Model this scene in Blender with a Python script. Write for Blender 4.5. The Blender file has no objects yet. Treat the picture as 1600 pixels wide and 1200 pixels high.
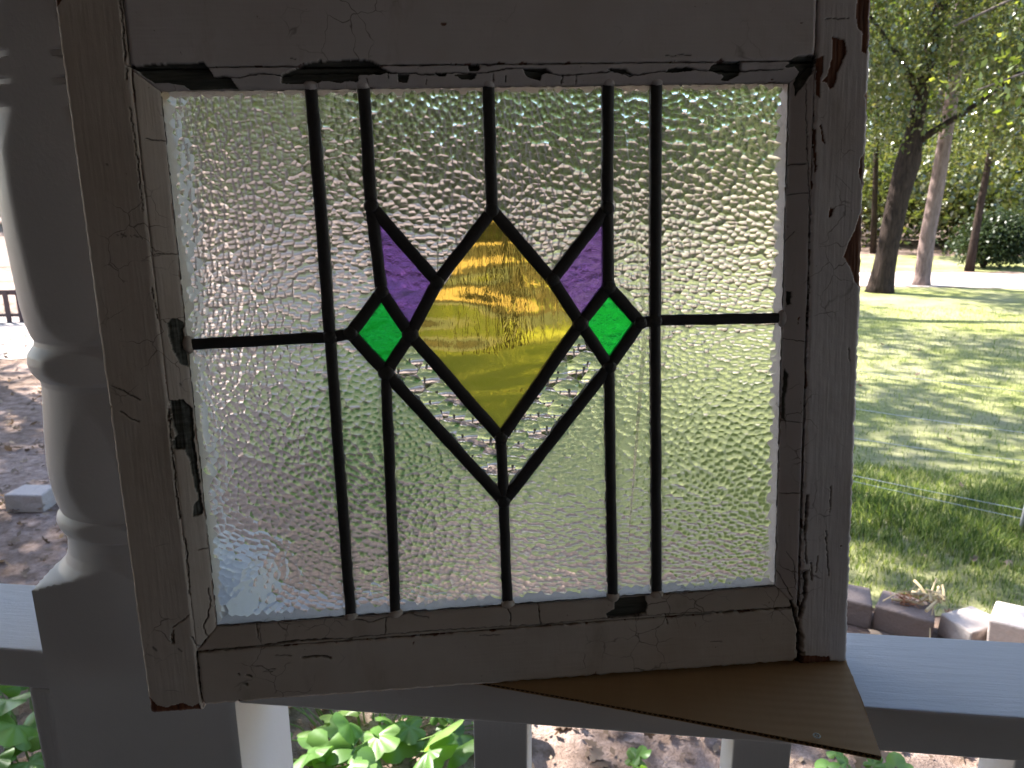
import bpy, math, random
import numpy as np
from mathutils import Vector, Matrix, noise

rng = np.random.default_rng(7)
random.seed(7)
scene = bpy.context.scene
COL = scene.collection

# ------------------------------------------------------------------ camera, sky, sun, exposure
cam_d = bpy.data.cameras.new('camera')
cam = bpy.data.objects.new('camera', cam_d)
COL.objects.link(cam)
cam_d.sensor_width = 36.0
cam_d.lens = 26.0
cam_d.clip_start = 0.02
cam_d.clip_end = 500.0
cr_, cu_, cf_ = Vector((0.9938, 0.111, -0.0032)), Vector((-0.0243, 0.2453, 0.9691)), Vector((-0.1084, 0.9631, -0.2465))
cf_.normalize(); cr_ = (cf_.cross(cu_)).normalized(); cu_ = cr_.cross(cf_).normalized()
mw = Matrix((cr_, cu_, -cf_)).transposed().to_4x4()
mw.translation = Vector((0, 0, 1.56))
cam.matrix_world = mw
cam_d.dof.use_dof = True
cam_d.dof.focus_distance = 0.44
cam_d.dof.aperture_fstop = 24.0
scene.camera = cam

SUN_DIR = Vector((-0.78, 0.50, 0.95)).normalized()          # towards the sun
sun_el = math.asin(SUN_DIR.z)
sun_az = math.atan2(SUN_DIR.x, SUN_DIR.y)                  # clockwise from +Y
world = bpy.data.worlds.new('World')
scene.world = world
world.use_nodes = True
wn = world.node_tree
bg = wn.nodes['Background']
sky = wn.nodes.new('ShaderNodeTexSky')
sky.sky_type = 'NISHITA'
sky.sun_disc = False
sky.sun_elevation = sun_el
sky.sun_rotation = sun_az
wn.links.new(sky.outputs[0], bg.inputs[0])
bg.inputs[1].default_value = 0.12
sun_d = bpy.data.lights.new('sun', 'SUN')
sun_d.energy = 4.6
sun_d.angle = math.radians(0.53)
sun_d.color = (1.0, 0.95, 0.87)
sun = bpy.data.objects.new('sun', sun_d)
COL.objects.link(sun)
sun.rotation_euler = (-SUN_DIR).to_track_quat('-Z', 'Y').to_euler()
sun.location = (0, 0, 30)

scene.view_settings.view_transform = 'Standard'
scene.view_settings.look = 'None'
scene.view_settings.gamma = 1.0
scene.view_settings.use_curve_mapping = False
scene.view_settings.exposure = 2.55
scene.render.engine = 'CYCLES'
cy = scene.cycles
cy.use_denoising = True
cy.denoiser = 'OPENIMAGEDENOISE'
cy.max_bounces = 10
cy.transmission_bounces = 8
cy.transparent_max_bounces = 8
cy.glossy_bounces = 3
cy.diffuse_bounces = 4
cy.caustics_refractive = False
cy.caustics_reflective = False
cy.sample_clamp_indirect = 6.0

# ------------------------------------------------------------------ helpers
def link(o, parent=None):
    COL.objects.link(o)
    if parent is not None:
        o.parent = parent
    return o

def mesh_np(name, verts, faces, mats=(), smooth=False, midx=None):
    """faces: (n,k) int array or a list of lists."""
    me = bpy.data.meshes.new(name)
    verts = np.asarray(verts, dtype=np.float32)
    if isinstance(faces, np.ndarray) and faces.ndim == 2:
        n, k = faces.shape
        me.vertices.add(len(verts)); me.vertices.foreach_set('co', verts.ravel())
        me.loops.add(n * k); me.loops.foreach_set('vertex_index', faces.astype(np.int32).ravel())
        me.polygons.add(n)
        me.polygons.foreach_set('loop_start', np.arange(0, n * k, k, dtype=np.int32))
        try:
            me.polygons.foreach_set('loop_total', np.full(n, k, dtype=np.int32))
        except Exception:
            pass
        me.update(calc_edges=True)
    else:
        me.from_pydata([tuple(map(float, v)) for v in verts], [], [list(map(int, f)) for f in faces])
        me.update()
    for m in mats:
        me.materials.append(m)
    if midx is not None:
        me.polygons.foreach_set('material_index', np.asarray(midx, dtype=np.int32))
    if smooth:
        me.polygons.foreach_set('use_smooth', np.ones(len(me.polygons), dtype=bool))
    return me

def obj(name, me, parent=None, loc=None, rot=None, scale=None):
    o = bpy.data.objects.new(name, me)
    if loc is not None: o.location = loc
    if rot is not None: o.rotation_euler = rot
    if scale is not None: o.scale = scale if hasattr(scale, '__len__') else (scale,) * 3
    return link(o, parent)

def tag(o, label=None, cat=None, group=None, kind=None):
    if label: o['label'] = label
    if cat: o['category'] = cat
    if group: o['group'] = group
    if kind: o['kind'] = kind
    return o

def thing(name, label, cat, loc=(0, 0, 0), rotz=0.0, group=None):
    o = bpy.data.objects.new(name, None)
    o.empty_display_size = 0.05
    o.location = loc
    o.rotation_euler = (0, 0, rotz)
    link(o)
    return tag(o, label, cat, group)

class MB:
    """collects simple solids into one mesh"""
    def __init__(self): self.v = []; self.f = []
    def add(self, vs, fs):
        b = len(self.v); self.v += [tuple(p) for p in vs]; self.f += [[b + i for i in f] for f in fs]
    def box(self, x0, x1, y0, y1, z0, z1):
        v = [(x0,y0,z0),(x1,y0,z0),(x1,y1,z0),(x0,y1,z0),(x0,y0,z1),(x1,y0,z1),(x1,y1,z1),(x0,y1,z1)]
        self.add(v, [(0,3,2,1),(4,5,6,7),(0,1,5,4),(1,2,6,5),(2,3,7,6),(3,0,4,7)])
    def bbox(self, x0, x1, y0, y1, z0, z1, b=0.003):
        """box with chamfered long edges (chamfer b on all 12 edges)"""
        import bmesh
        bm = bmesh.new()
        bmesh.ops.create_cube(bm, size=1.0)
        for v in bm.verts:
            v.co = Vector(((x0+x1)/2 + v.co.x*(x1-x0), (y0+y1)/2 + v.co.y*(y1-y0), (z0+z1)/2 + v.co.z*(z1-z0)))
        bmesh.ops.bevel(bm, geom=list(bm.edges), offset=b, segments=3, profile=0.5, affect='EDGES')
        bm.verts.index_update()
        self.add([v.co[:] for v in bm.verts], [[v.index for v in f.verts] for f in bm.faces])
        bm.free()
    def tube(self, pts, radii, n=8, cap=True):
        pts = [Vector(p) for p in pts]
        b = len(self.v); prev = None
        for i, p in enumerate(pts):
            d = (pts[min(i+1, len(pts)-1)] - pts[max(i-1, 0)]).normalized()
            ref = prev if prev is not None else (Vector((1,0,0)) if abs(d.x) < 0.8 else Vector((0,1,0)))
            a = (ref - d * ref.dot(d)).normalized(); c = d.cross(a); prev = a
            for k in range(n):
                t = 2*math.pi*k/n
                self.v.append(tuple(p + (a*math.cos(t) + c*math.sin(t)) * radii[i]))
        for i in range(len(pts)-1):
            for k in range(n):
                self.f.append([b+i*n+k, b+i*n+(k+1)%n, b+(i+1)*n+(k+1)%n, b+(i+1)*n+k])
        if cap:
            self.f.append([b+k for k in range(n)][::-1]); e = b+(len(pts)-1)*n
            self.f.append([e+k for k in range(n)])
    def mesh(self, name, mat, smooth=False):
        return mesh_np(name, self.v, self.f, (mat,) if mat else (), smooth)
    def build(self, name, mat, parent=None, smooth=False, loc=None, rot=None):
        return obj(name, self.mesh(name, mat, smooth), parent, loc, rot)

def vnoise(x, y, scale, seed=0, octaves=3):
    """value noise on numpy arrays, about -1..1"""
    out = np.zeros(np.shape(x)); amp = 1.0; tot = 0.0
    for o in range(octaves):
        r = np.random.default_rng(seed * 31 + o); T = r.random((64, 64)) * 2 - 1
        u = x * scale * 2**o + 17.3 * o; v = y * scale * 2**o + 5.1 * o
        i = np.floor(u).astype(int); j = np.floor(v).astype(int); fu = u - i; fv = v - j
        fu = fu*fu*(3-2*fu); fv = fv*fv*(3-2*fv)
        a = T[i % 64, j % 64]; b = T[(i+1) % 64, j % 64]; c = T[i % 64, (j+1) % 64]; d = T[(i+1) % 64, (j+1) % 64]
        out = out + amp * ((a*(1-fu)+b*fu)*(1-fv) + (c*(1-fu)+d*fu)*fv); tot += amp; amp *= 0.5
    return out / tot

# ------------------------------------------------------------------ materials
class NT:
    def __init__(self, name):
        self.m = bpy.data.materials.new(name); self.m.use_nodes = True
        self.t = self.m.node_tree; self.t.nodes.clear()
        self.out = self.t.nodes.new('ShaderNodeOutputMaterial')
    def n(self, typ, **kw):
        nd = self.t.nodes.new(typ)
        for k, v in kw.items():
            if k.startswith('i_'):
                key = k[2:].replace('_', ' ')
                nd.inputs[int(key) if key.isdigit() else key].default_value = v
            else: setattr(nd, k, v)
        return nd
    def l(self, a, b):
        self.t.links.new(a, b); return b
    def surf(self, s): self.l(s, self.out.inputs['Surface'])
    def coord(self, kind='Object', scale=(1,1,1), rot=(0,0,0)):
        c = self.n('ShaderNodeTexCoord'); m = self.n('ShaderNodeMapping')
        m.inputs['Scale'].default_value = scale; m.inputs['Rotation'].default_value = rot
        self.l(c.outputs[kind], m.inputs[0]); return m.outputs[0]
    def noise(self, vec, scale, detail=4, rough=0.55, dist=0.0):
        nd = self.n('ShaderNodeTexNoise'); nd.inputs['Scale'].default_value = scale
        nd.inputs['Detail'].default_value = detail; nd.inputs['Roughness'].default_value = rough
        nd.inputs['Distortion'].default_value = dist
        if vec is not None: self.l(vec, nd.inputs['Vector'])
        return nd.outputs['Fac']
    def ramp(self, fac, stops):
        r = self.n('ShaderNodeValToRGB'); el = r.color_ramp.elements
        while len(el) > 1: el.remove(el[-1])
        el[0].position = stops[0][0]; el[0].color = (*stops[0][1], 1)
        for p, c in stops[1:]:
            e = el.new(p); e.color = (*c, 1)
        self.l(fac, r.inputs[0]); return r.outputs[0]
    def mix(self, fac, a, b, typ='MIX'):
        m = self.n('ShaderNodeMix', data_type='RGBA', blend_type=typ)
        for inp, v in ((m.inputs[0], fac), (m.inputs[6], a), (m.inputs[7], b)):
            if hasattr(v, 'is_output'): self.l(v, inp)
            elif isinstance(v, (int, float)): inp.default_value = v
            else: inp.default_value = (*v, 1)
        return m.outputs[2]
    def math(self, op, a, b=None, c=None, clamp=False):
        m = self.n('ShaderNodeMath', operation=op, use_clamp=clamp)
        for i, v in enumerate((a, b, c)):
            if v is None: continue
            if hasattr(v, 'is_output'): self.l(v, m.inputs[i])
            else: m.inputs[i].default_value = v
        return m.outputs[0]
    def bump(self, h, strength=0.5, dist=0.01, normal=None):
        b = self.n('ShaderNodeBump'); b.inputs['Strength'].default_value = strength
        b.inputs['Distance'].default_value = dist; self.l(h, b.inputs['Height'])
        if normal is not None: self.l(normal, b.inputs['Normal'])
        return b.outputs[0]
    def pbr(self, color, rough=0.6, normal=None, spec=0.5, metal=0.0):
        p = self.n('ShaderNodeBsdfPrincipled')
        if hasattr(color, 'is_output'): self.l(color, p.inputs['Base Color'])
        else: p.inputs['Base Color'].default_value = (*color, 1)
        if hasattr(rough, 'is_output'): self.l(rough, p.inputs['Roughness'])
        else: p.inputs['Roughness'].default_value = rough
        p.inputs['Specular IOR Level'].default_value = spec
        p.inputs['Metallic'].default_value = metal
        if normal is not None: self.l(normal, p.inputs['Normal'])
        return p
    def attr(self, name):
        a = self.n('ShaderNodeAttribute'); a.attribute_name = name; return a.outputs['Fac']

def mat_porch_paint(name, col, grain_axis='x'):
    n = NT(name)
    sc = {'x': (6, 60, 60), 'z': (60, 60, 6), 'n': (12, 12, 12)}[grain_axis]
    v = n.coord('Object', sc)
    g = n.noise(v, 3.0, 6, 0.65); g2 = n.noise(n.coord('Object'), 9.0, 3); g3 = n.noise(n.coord('Object'), 420.0, 2)
    c = n.mix(n.ramp(g2, [(0.35, (0, 0, 0)), (0.7, (1, 1, 1))]), tuple(x*0.93 for x in col), col)
    spot = n.ramp(n.noise(n.coord('Object'), 48.0, 3, 0.6), [(0.70, (0, 0, 0)), (0.76, (1, 1, 1))])
    c = n.mix(n.math('MULTIPLY', spot, 0.35), c, (0.30, 0.28, 0.25))
    b = n.bump(g, 0.35, 0.0016); b = n.bump(g3, 0.25, 0.0004, b)
    n.surf(n.pbr(c, 0.5, b, 0.35).outputs[0]); return n.m

def mat_old_paint(name, warm):
    """old off-white paint over wood; attribute 'bare' shows red-brown wood, 'grey' weathered putty or wood, 'dirt' fine dark crack fill"""
    n = NT(name)
    P = n.coord('Object')
    big = n.noise(P, 7.0, 4, 0.6); mid = n.noise(P, 45.0, 5, 0.6)
    a = (0.62, 0.59, 0.62) if not warm else (0.55, 0.49, 0.46)
    b_ = (0.54, 0.495, 0.50) if not warm else (0.43, 0.36, 0.31)
    c = n.mix(n.ramp(big, [(0.38, (0, 0, 0)), (0.66, (1, 1, 1))]), a, b_)
    stain = n.ramp(n.noise(n.coord('Object', (1, 1, 0.35)), 26.0, 6, 0.7), [(0.56, (0, 0, 0)), (0.80, (1, 1, 1))])
    c = n.mix(n.math('MULTIPLY', stain, 0.45), c, (0.22, 0.16, 0.11))
    speck = n.ramp(n.noise(P, 260.0, 3, 0.6), [(0.70, (0, 0, 0)), (0.74, (1, 1, 1))])
    c = n.mix(n.math('MULTIPLY', speck, 0.6), c, (0.12, 0.08, 0.06))
    vo = n.n('ShaderNodeTexVoronoi', feature='DISTANCE_TO_EDGE'); vo.inputs['Scale'].default_value = 52.0
    wv = n.n('ShaderNodeTexNoise'); wv.inputs['Scale'].default_value = 90.0; n.l(P, wv.inputs['Vector'])
    va = n.n('ShaderNodeVectorMath', operation='MULTIPLY_ADD'); n.l(wv.outputs['Color'], va.inputs[0]); va.inputs[1].default_value = (0.012, 0.0, 0.012); n.l(P, va.inputs[2])
    n.l(va.outputs[0], vo.inputs['Vector'])
    line = n.ramp(vo.outputs['Distance'], [(0.0, (1, 1, 1)), (0.018, (0, 0, 0))])
    mask = n.ramp(n.noise(n.coord('Object', (1, 1, 0.6)), 16.0, 3, 0.6), [(0.54, (0, 0, 0)), (0.62, (1, 1, 1))])
    crk = n.math('MULTIPLY', line, mask)
    c = n.mix(n.math('MULTIPLY', crk, 0.8), c, (0.07, 0.05, 0.04))
    grain = n.noise(n.coord('Object', (1, 1, 0.08)), 380.0, 4, 0.6)
    red = n.ramp(grain, [(0.3, (0.060, 0.020, 0.012)), (0.5, (0.14, 0.048, 0.024)), (0.72, (0.21, 0.085, 0.04))])
    gg = n.noise(n.coord('Object', (0.08, 1, 1)), 420.0, 4, 0.6)
    gry = n.ramp(gg, [(0.3, (0.035, 0.036, 0.033)), (0.6, (0.085, 0.088, 0.08)), (0.8, (0.14, 0.14, 0.12))])
    c = n.mix(n.attr('bare'), c, red); c = n.mix(n.attr('grey'), c, gry)
    c = n.mix(n.attr('dirt'), c, (0.02, 0.014, 0.012))
    hair = n.noise(n.coord('Object', (1, 1, 0.06)), 520.0, 3, 0.7)
    bm = n.bump(mid, 0.5, 0.0007); bm = n.bump(hair, 0.35, 0.0003, bm); bm = n.bump(n.noise(P, 900.0, 2), 0.3, 0.0002, bm)
    rough = n.math('ADD', n.math('MULTIPLY', big, 0.3), 0.45)
    n.surf(n.pbr(c, rough, bm, 0.3).outputs[0]); return n.m

def glass_bump(n, kind):
    """height of the rolled texture, in metres, driven by the pane's own plane (x, z)"""
    c = n.n('ShaderNodeTexCoord'); P = c.outputs['Object']
    def dome(scale, dist, warp, rx=1.0, sm=0.12):
        w = n.n('ShaderNodeTexNoise'); w.inputs['Scale'].default_value = warp; w.inputs['Detail'].default_value = 2
        n.l(P, w.inputs['Vector'])
        sub = n.n('ShaderNodeVectorMath', operation='SUBTRACT'); n.l(w.outputs['Color'], sub.inputs[0]); sub.inputs[1].default_value = (0.5, 0.5, 0.5)
        sc = n.n('ShaderNodeVectorMath', operation='SCALE'); n.l(sub.outputs[0], sc.inputs[0]); sc.inputs['Scale'].default_value = dist
        ad = n.n('ShaderNodeVectorMath', operation='ADD'); n.l(P, ad.inputs[0]); n.l(sc.outputs[0], ad.inputs[1])
        se = n.n('ShaderNodeSeparateXYZ'); n.l(ad.outputs[0], se.inputs[0]); co = n.n('ShaderNodeCombineXYZ'); n.l(se.outputs[0], co.inputs[0]); n.l(se.outputs[2], co.inputs[1])
        mp = n.n('ShaderNodeMapping'); mp.inputs['Scale'].default_value = (rx, 1.0, 1.0); mp.inputs['Rotation'].default_value = (0, 0, 0.5); n.l(co.outputs[0], mp.inputs[0])
        v = n.n('ShaderNodeTexVoronoi', feature='SMOOTH_F1', voronoi_dimensions='2D'); v.inputs['Scale'].default_value = scale
        v.inputs['Smoothness'].default_value = sm; v.inputs['Randomness'].default_value = 0.9
        n.l(mp.outputs[0], v.inputs['Vector'])
        d = v.outputs['Distance']; return n.math('MULTIPLY', n.math('MULTIPLY', d, d), -1.0)
    if kind == 'hammered':
        h = dome(232.0, 0.006, 30.0, 0.95)
        b = n.bump(h, 1.0, 0.00094)
        fine = n.noise(n.coord('Object', (1, 1, 0.18)), 1500.0, 2)
        return n.bump(fine, 0.35, 0.00009, b)
    if kind == 'pebble':
        h = dome(100.0, 0.003, 40.0, 0.85, 0.03)
        b = n.bump(h, 1.0, 0.0046)
        return n.bump(n.noise(n.coord('Object'), 900.0, 2), 0.3, 0.00015, b)
    if kind == 'streaky':
        h = n.noise(n.coord('Object', (1, 1, 0.22), (0, math.radians(52), 0)), 170.0, 4, 0.6, 0.5)
        b = n.bump(h, 1.0, 0.0007)
        h2 = n.noise(n.coord('Object', (0.30, 1, 1), (0, math.radians(10), 0)), 40.0, 1, 0.5)
        return n.bump(h2, 1.0, 0.0062, b)
    h = n.noise(n.coord('Object'), 260.0, 5, 0.6, 0.6)
    b = n.bump(h, 1.0, 0.0011)
    return n.bump(n.noise(n.coord('Object', (0.6, 1, 1)), 62.0, 2), 1.0, 0.0046, b)

def mat_glass(name, color, kind, rough=0.06, dirt=1.0, front=True):
    n = NT(name)
    g = n.n('ShaderNodeBsdfPrincipled'); g.inputs['Base Color'].default_value = (*color, 1)
    g.inputs['Transmission Weight'].default_value = 1.0; g.inputs['IOR'].default_value = 1.5
    g.inputs['Roughness'].default_value = rough
    if front:
        n.l(glass_bump(n, kind), g.inputs['Normal'])
        # dried dirt and limewash caught along the leads and in the corners of each pane
        tr = n.n('ShaderNodeBsdfTranslucent'); tr.inputs['Color'].default_value = (0.72, 0.74, 0.74, 1)
        df = n.n('ShaderNodeBsdfDiffuse'); df.inputs['Color'].default_value = (0.6, 0.62, 0.62, 1)
        mx = n.n('ShaderNodeMixShader'); mx.inputs[0].default_value = 0.35; n.l(tr.outputs[0], mx.inputs[1]); n.l(df.outputs[0], mx.inputs[2])
        e = n.attr('edge')
        nz = n.noise(n.coord('Object'), 55.0, 4, 0.6); nz2 = n.noise(n.coord('Object'), 420.0, 3, 0.6)
        k = n.math('MULTIPLY', n.math('MULTIPLY', e, e), n.math('MULTIPLY_ADD', nz, 1.3, 0.05))
        film = n.math('MULTIPLY', n.ramp(nz2, [(0.45, (0, 0, 0)), (0.8, (1, 1, 1))]), 0.035)
        f = n.math('MULTIPLY', n.math('ADD', n.math('ADD', k, film), n.attr('limescale'), clamp=True), dirt)
        ms = n.n('ShaderNodeMixShader'); n.l(f, ms.inputs[0]); n.l(g.outputs[0], ms.inputs[1]); n.l(mx.outputs[0], ms.inputs[2])
        n.surf(ms.outputs[0])
    else:
        n.surf(g.outputs[0])
    return n.m

def mat_simple(name, col, rough=0.7, spec=0.3, nscale=60.0, var=0.25, bump=0.3, bdist=0.002, metal=0.0):
    n = NT(name); P = n.coord('Object')
    f = n.noise(P, nscale, 5, 0.6)
    c = n.mix(f, tuple(x*(1-var) for x in col), tuple(min(1, x*(1+var)) for x in col))
    n.surf(n.pbr(c, rough, n.bump(f, bump, bdist), spec, metal).outputs[0]); return n.m

def mat_leaf(name, cols, rough=0.45, trans=0.45, tcol=None, spec=0.4, rnd_attr=True):
    n = NT(name)
    r = n.attr('tone') if rnd_attr else n.noise(n.coord('Object'), 20.0, 2)
    c = n.ramp(r, [(i/(len(cols)-1), col) for i, col in enumerate(cols)])
    p = n.pbr(c, rough, None, spec)
    t = n.n('ShaderNodeBsdfTranslucent')
    bright = n.mix(1.0, c, tcol or (1.9, 2.1, 0.9), 'MULTIPLY'); n.l(bright, t.inputs['Color'])
    m = n.n('ShaderNodeMixShader'); m.inputs[0].default_value = trans
    n.l(p.outputs[0], m.inputs[1]); n.l(t.outputs[0], m.inputs[2]); n.surf(m.outputs[0]); return n.m

def mat_bark(name, a, b):
    n = NT(name)
    v = n.coord('Object', (1, 1, 0.22))
    f = n.noise(v, 26.0, 6, 0.65, 0.6)
    c = n.ramp(f, [(0.3, a), (0.7, b)])
    n.surf(n.pbr(c, 0.9, n.bump(f, 1.0, 0.03), 0.1).outputs[0]); return n.m

M = {}
M['paint_x'] = mat_porch_paint('porch_paint_grain_along', (0.64, 0.645, 0.685), 'x')
M['paint_z'] = mat_porch_paint('porch_paint_grain_upright', (0.64, 0.645, 0.685), 'z')
M['paint_n'] = mat_porch_paint('porch_paint', (0.64, 0.645, 0.685), 'n')
M['sash_warm'] = mat_old_paint('old_sash_paint_stained', True)
M['sash'] = mat_old_paint('old_sash_paint', False)
M['lead'] = mat_simple('lead_came', (0.035, 0.033, 0.036), 0.5, 0.5, 500.0, 0.35, 0.5, 0.0006, 0.3)
M['solder'] = mat_simple('solder', (0.05, 0.048, 0.05), 0.42, 0.5, 700.0, 0.3, 0.6, 0.0006, 0.4)
M['clear'] = mat_glass('hammered_glass', (0.97, 0.98, 0.96), 'hammered', 0.18)
M['pebble'] = mat_glass('pebble_glass', (0.97, 0.98, 0.95), 'pebble', 0.03, 0.7)
M['amber'] = mat_glass('amber_glass', (1.0, 0.77, 0.14), 'streaky', 0.07, 0.4)
M['purple'] = mat_glass('purple_glass', (0.34, 0.18, 0.72), 'ripple', 0.04, 0.4)
M['green'] = mat_glass('green_glass', (0.02, 0.84, 0.12), 'ripple', 0.06, 0.4)
for k_, c_ in (('clear', (0.97, 0.98, 0.96)), ('pebble', (0.97, 0.98, 0.95)), ('amber', (1.0, 0.77, 0.14)), ('purple', (0.34, 0.18, 0.72)), ('green', (0.02, 0.84, 0.12))):
    M[k_ + '_back'] = mat_glass(k_ + '_glass_smooth_face', c_, 'none', 0.02, 0.0, False)
M['cardboard'] = None
M['bark_dark'] = mat_bark('bark_dark', (0.014, 0.010, 0.009), (0.052, 0.036, 0.030))
M['bark_pale'] = mat_bark('bark_pale', (0.11, 0.078, 0.07), (0.26, 0.19, 0.175))
M['bark_mid'] = mat_bark('bark_mid', (0.06, 0.048, 0.04), (0.19, 0.15, 0.13))
M['leaf_tree'] = mat_leaf('tree_leaves', [(0.026, 0.036, 0.014), (0.055, 0.072, 0.022), (0.090, 0.105, 0.030), (0.16, 0.14, 0.055)], 0.25, 0.38, (1.6, 1.6, 0.7), 0.75)
M['leaf_far'] = mat_leaf('distant_leaves', [(0.045, 0.075, 0.012), (0.085, 0.125, 0.018), (0.13, 0.165, 0.028)], 0.5, 0.45, (1.8, 2.0, 0.5), 0.25)
M['leaf_bright'] = mat_leaf('young_tree_leaves', [(0.07, 0.10, 0.02), (0.12, 0.15, 0.03), (0.17, 0.18, 0.045)], 0.3, 0.5, (1.8, 1.8, 0.7), 0.7)
M['leaf_blue'] = mat_leaf('dark_shrub_leaves', [(0.012, 0.020, 0.008), (0.024, 0.038, 0.013), (0.035, 0.055, 0.022)], 0.4, 0.25, (1.5, 1.5, 0.7), 0.35)
M['leaf_vine'] = mat_leaf('vine_leaves', [(0.07, 0.15, 0.035), (0.11, 0.21, 0.05), (0.17, 0.27, 0.07)], 0.42, 0.42, (1.7, 1.9, 0.8), 0.45)
M['grass'] = mat_leaf('grass_blades', [(0.055, 0.085, 0.030), (0.12, 0.16, 0.05), (0.24, 0.26, 0.09), (0.46, 0.42, 0.22)], 0.5, 0.4, (1.5, 1.7, 0.8), 0.35)
M['dry'] = mat_leaf('dry_leaves', [(0.09, 0.065, 0.05), (0.16, 0.115, 0.085), (0.25, 0.19, 0.14), (0.36, 0.28, 0.21)], 0.7, 0.25, (1.3, 1.1, 0.8), 0.2)
M['stem'] = mat_simple('plant_stem', (0.13, 0.20, 0.06), 0.5)
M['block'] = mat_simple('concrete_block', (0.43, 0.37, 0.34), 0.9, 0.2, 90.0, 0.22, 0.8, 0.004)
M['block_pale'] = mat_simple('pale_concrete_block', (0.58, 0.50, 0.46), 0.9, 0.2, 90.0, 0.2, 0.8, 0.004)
M['block_dark'] = mat_simple('shaded_concrete_block', (0.17, 0.135, 0.125), 0.9, 0.2, 90.0, 0.25, 0.8, 0.004)  # concrete darkened in its base colour to stand for shade on these blocks
M['wire'] = mat_simple('galvanised_wire', (0.5, 0.52, 0.55), 0.4, 0.5, 200.0, 0.2, 0.1, 0.0005, 0.8)
M['metal_post'] = mat_simple('grey_post', (0.30, 0.30, 0.32), 0.6, 0.4)
M['fence_wood'] = mat_simple('dark_fence_wood', (0.07, 0.045, 0.045), 0.8)

# ------------------------------------------------------------------ the ground, the lawn and the drive
def ground_material():
    n = NT('leafy_sandy_ground'); P = n.coord('Object')
    a = n.noise(P, 1.1, 5, 0.6); b = n.noise(P, 14.0, 6, 0.7); c_ = n.noise(P, 90.0, 4, 0.7)
    c = n.ramp(b, [(0.30, (0.13, 0.088, 0.065)), (0.50, (0.32, 0.235, 0.20)), (0.72, (0.52, 0.405, 0.36))])
    c = n.mix(n.ramp(a, [(0.42, (0, 0, 0)), (0.62, (0.7, 0.7, 0.7))]), c, (0.12, 0.078, 0.055))
    c = n.mix(n.ramp(c_, [(0.55, (0, 0, 0)), (0.75, (0.8, 0.8, 0.8))]), c, (0.12, 0.08, 0.06))
    bm = n.bump(c_, 1.0, 0.012); bm = n.bump(b, 0.7, 0.03, bm)
    n.surf(n.pbr(c, 0.95, bm, 0.1).outputs[0]); return n.m

def lawn_material():
    n = NT('short_lawn'); P = n.coord('Object')
    a = n.noise(P, 0.9, 4, 0.6); b = n.noise(P, 26.0, 6, 0.75); s = n.noise(n.coord('Object'), 160.0, 3, 0.7)
    c = n.ramp(b, [(0.30, (0.12, 0.15, 0.05)), (0.5, (0.35, 0.37, 0.12)), (0.68, (0.60, 0.57, 0.26))])
    c = n.mix(n.ramp(a, [(0.40, (0, 0, 0)), (0.68, (0.75, 0.75, 0.75))]), c, (0.48, 0.43, 0.30))
    c = n.mix(n.math('MULTIPLY', s, 0.35), c, (0.10, 0.13, 0.045))
    bm = n.bump(b, 1.0, 0.03); bm = n.bump(s, 1.0, 0.012, bm)
    n.surf(n.pbr(c, 0.9, bm, 0.12).outputs[0]); return n.m

def drive_material():
    n = NT('pale_sandy_drive'); P = n.coord('Object')
    a = n.noise(P, 1.6, 5, 0.6); b = n.noise(P, 60.0, 5, 0.7)
    c = n.ramp(b, [(0.3, (0.34, 0.29, 0.27)), (0.7, (0.56, 0.50, 0.48))])
    c = n.mix(n.ramp(a, [(0.5, (0, 0, 0)), (0.75, (0.6, 0.6, 0.6))]), c, (0.26, 0.19, 0.15))
    n.surf(n.pbr(c, 0.95, n.bump(b, 0.8, 0.02), 0.1).outputs[0]); return n.m

M['clearing'] = mat_simple('pinkish_bare_clearing', (0.17, 0.125, 0.105), 0.95, 0.1, 0.9, 0.5, 0.5, 0.02)
M['ground'] = ground_material(); M['lawn'] = lawn_material(); M['drive'] = drive_material()

g = MB(); g.add([(-220, -80, 0), (220, -80, 0), (220, 260, 0), (-220, 260, 0)], [(0, 1, 2, 3)])
tag(g.build('ground', M['ground']), 'leaf strewn sandy ground around the porch', kind='structure')

def sheet(name, outline, z, mat, label, jag=0.12, seed=3):
    pts = []
    for i, p in enumerate(outline):
        q = outline[(i + 1) % len(outline)]
        L_ = math.hypot(q[0]-p[0], q[1]-p[1]); k = max(1, int(L_ / 0.12)) if L_ < 60 else 8
        for j in range(k):
            t = j / k; x = p[0] + (q[0]-p[0])*t; y = p[1] + (q[1]-p[1])*t
            w = noise.noise(Vector((x*2.2, y*2.2, seed))) * jag + noise.noise(Vector((x*9, y*9, seed))) * jag * 0.4
            pts.append((x + w*0.6, y + w, z))
    me = mesh_np(name, pts, [list(range(len(pts)))], (mat,))
    return tag(obj(name, me), label, kind='structure')

# lawn: everything beyond the edging blocks as far as the drive
edge_curve = [(-1.9, 4.2), (-1.1, 3.35), (-0.2, 2.98), (0.5, 2.84), (1.0, 2.80), (1.35, 2.68), (1.75, 2.62), (2.4, 2.5), (4.0, 2.2), (9, 1.6)]
drive_near = [(-14, 4.2), (-8, 6.1), (-5.4, 6.75), (-3.0, 8.2), (-0.5, 10.6), (2.0, 12.5), (4.6, 13.55), (6.5, 13.6), (10, 13.2), (22, 11.5)]
drive_far = [(-14, 7.6), (-8, 9.0), (-5.4, 9.6), (-3.0, 11.2), (-0.5, 13.4), (2.0, 14.9), (4.6, 15.9), (6.5, 16.1), (10, 15.9), (22, 14.4)]
lawn_out = edge_curve + [(22, 1.0), (22, 11.2)] + [(x, y - 0.12) for x, y in drive_near[::-1][1:7]] + [(-3.9, 6.6), (-2.6, 5.2)]
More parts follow.
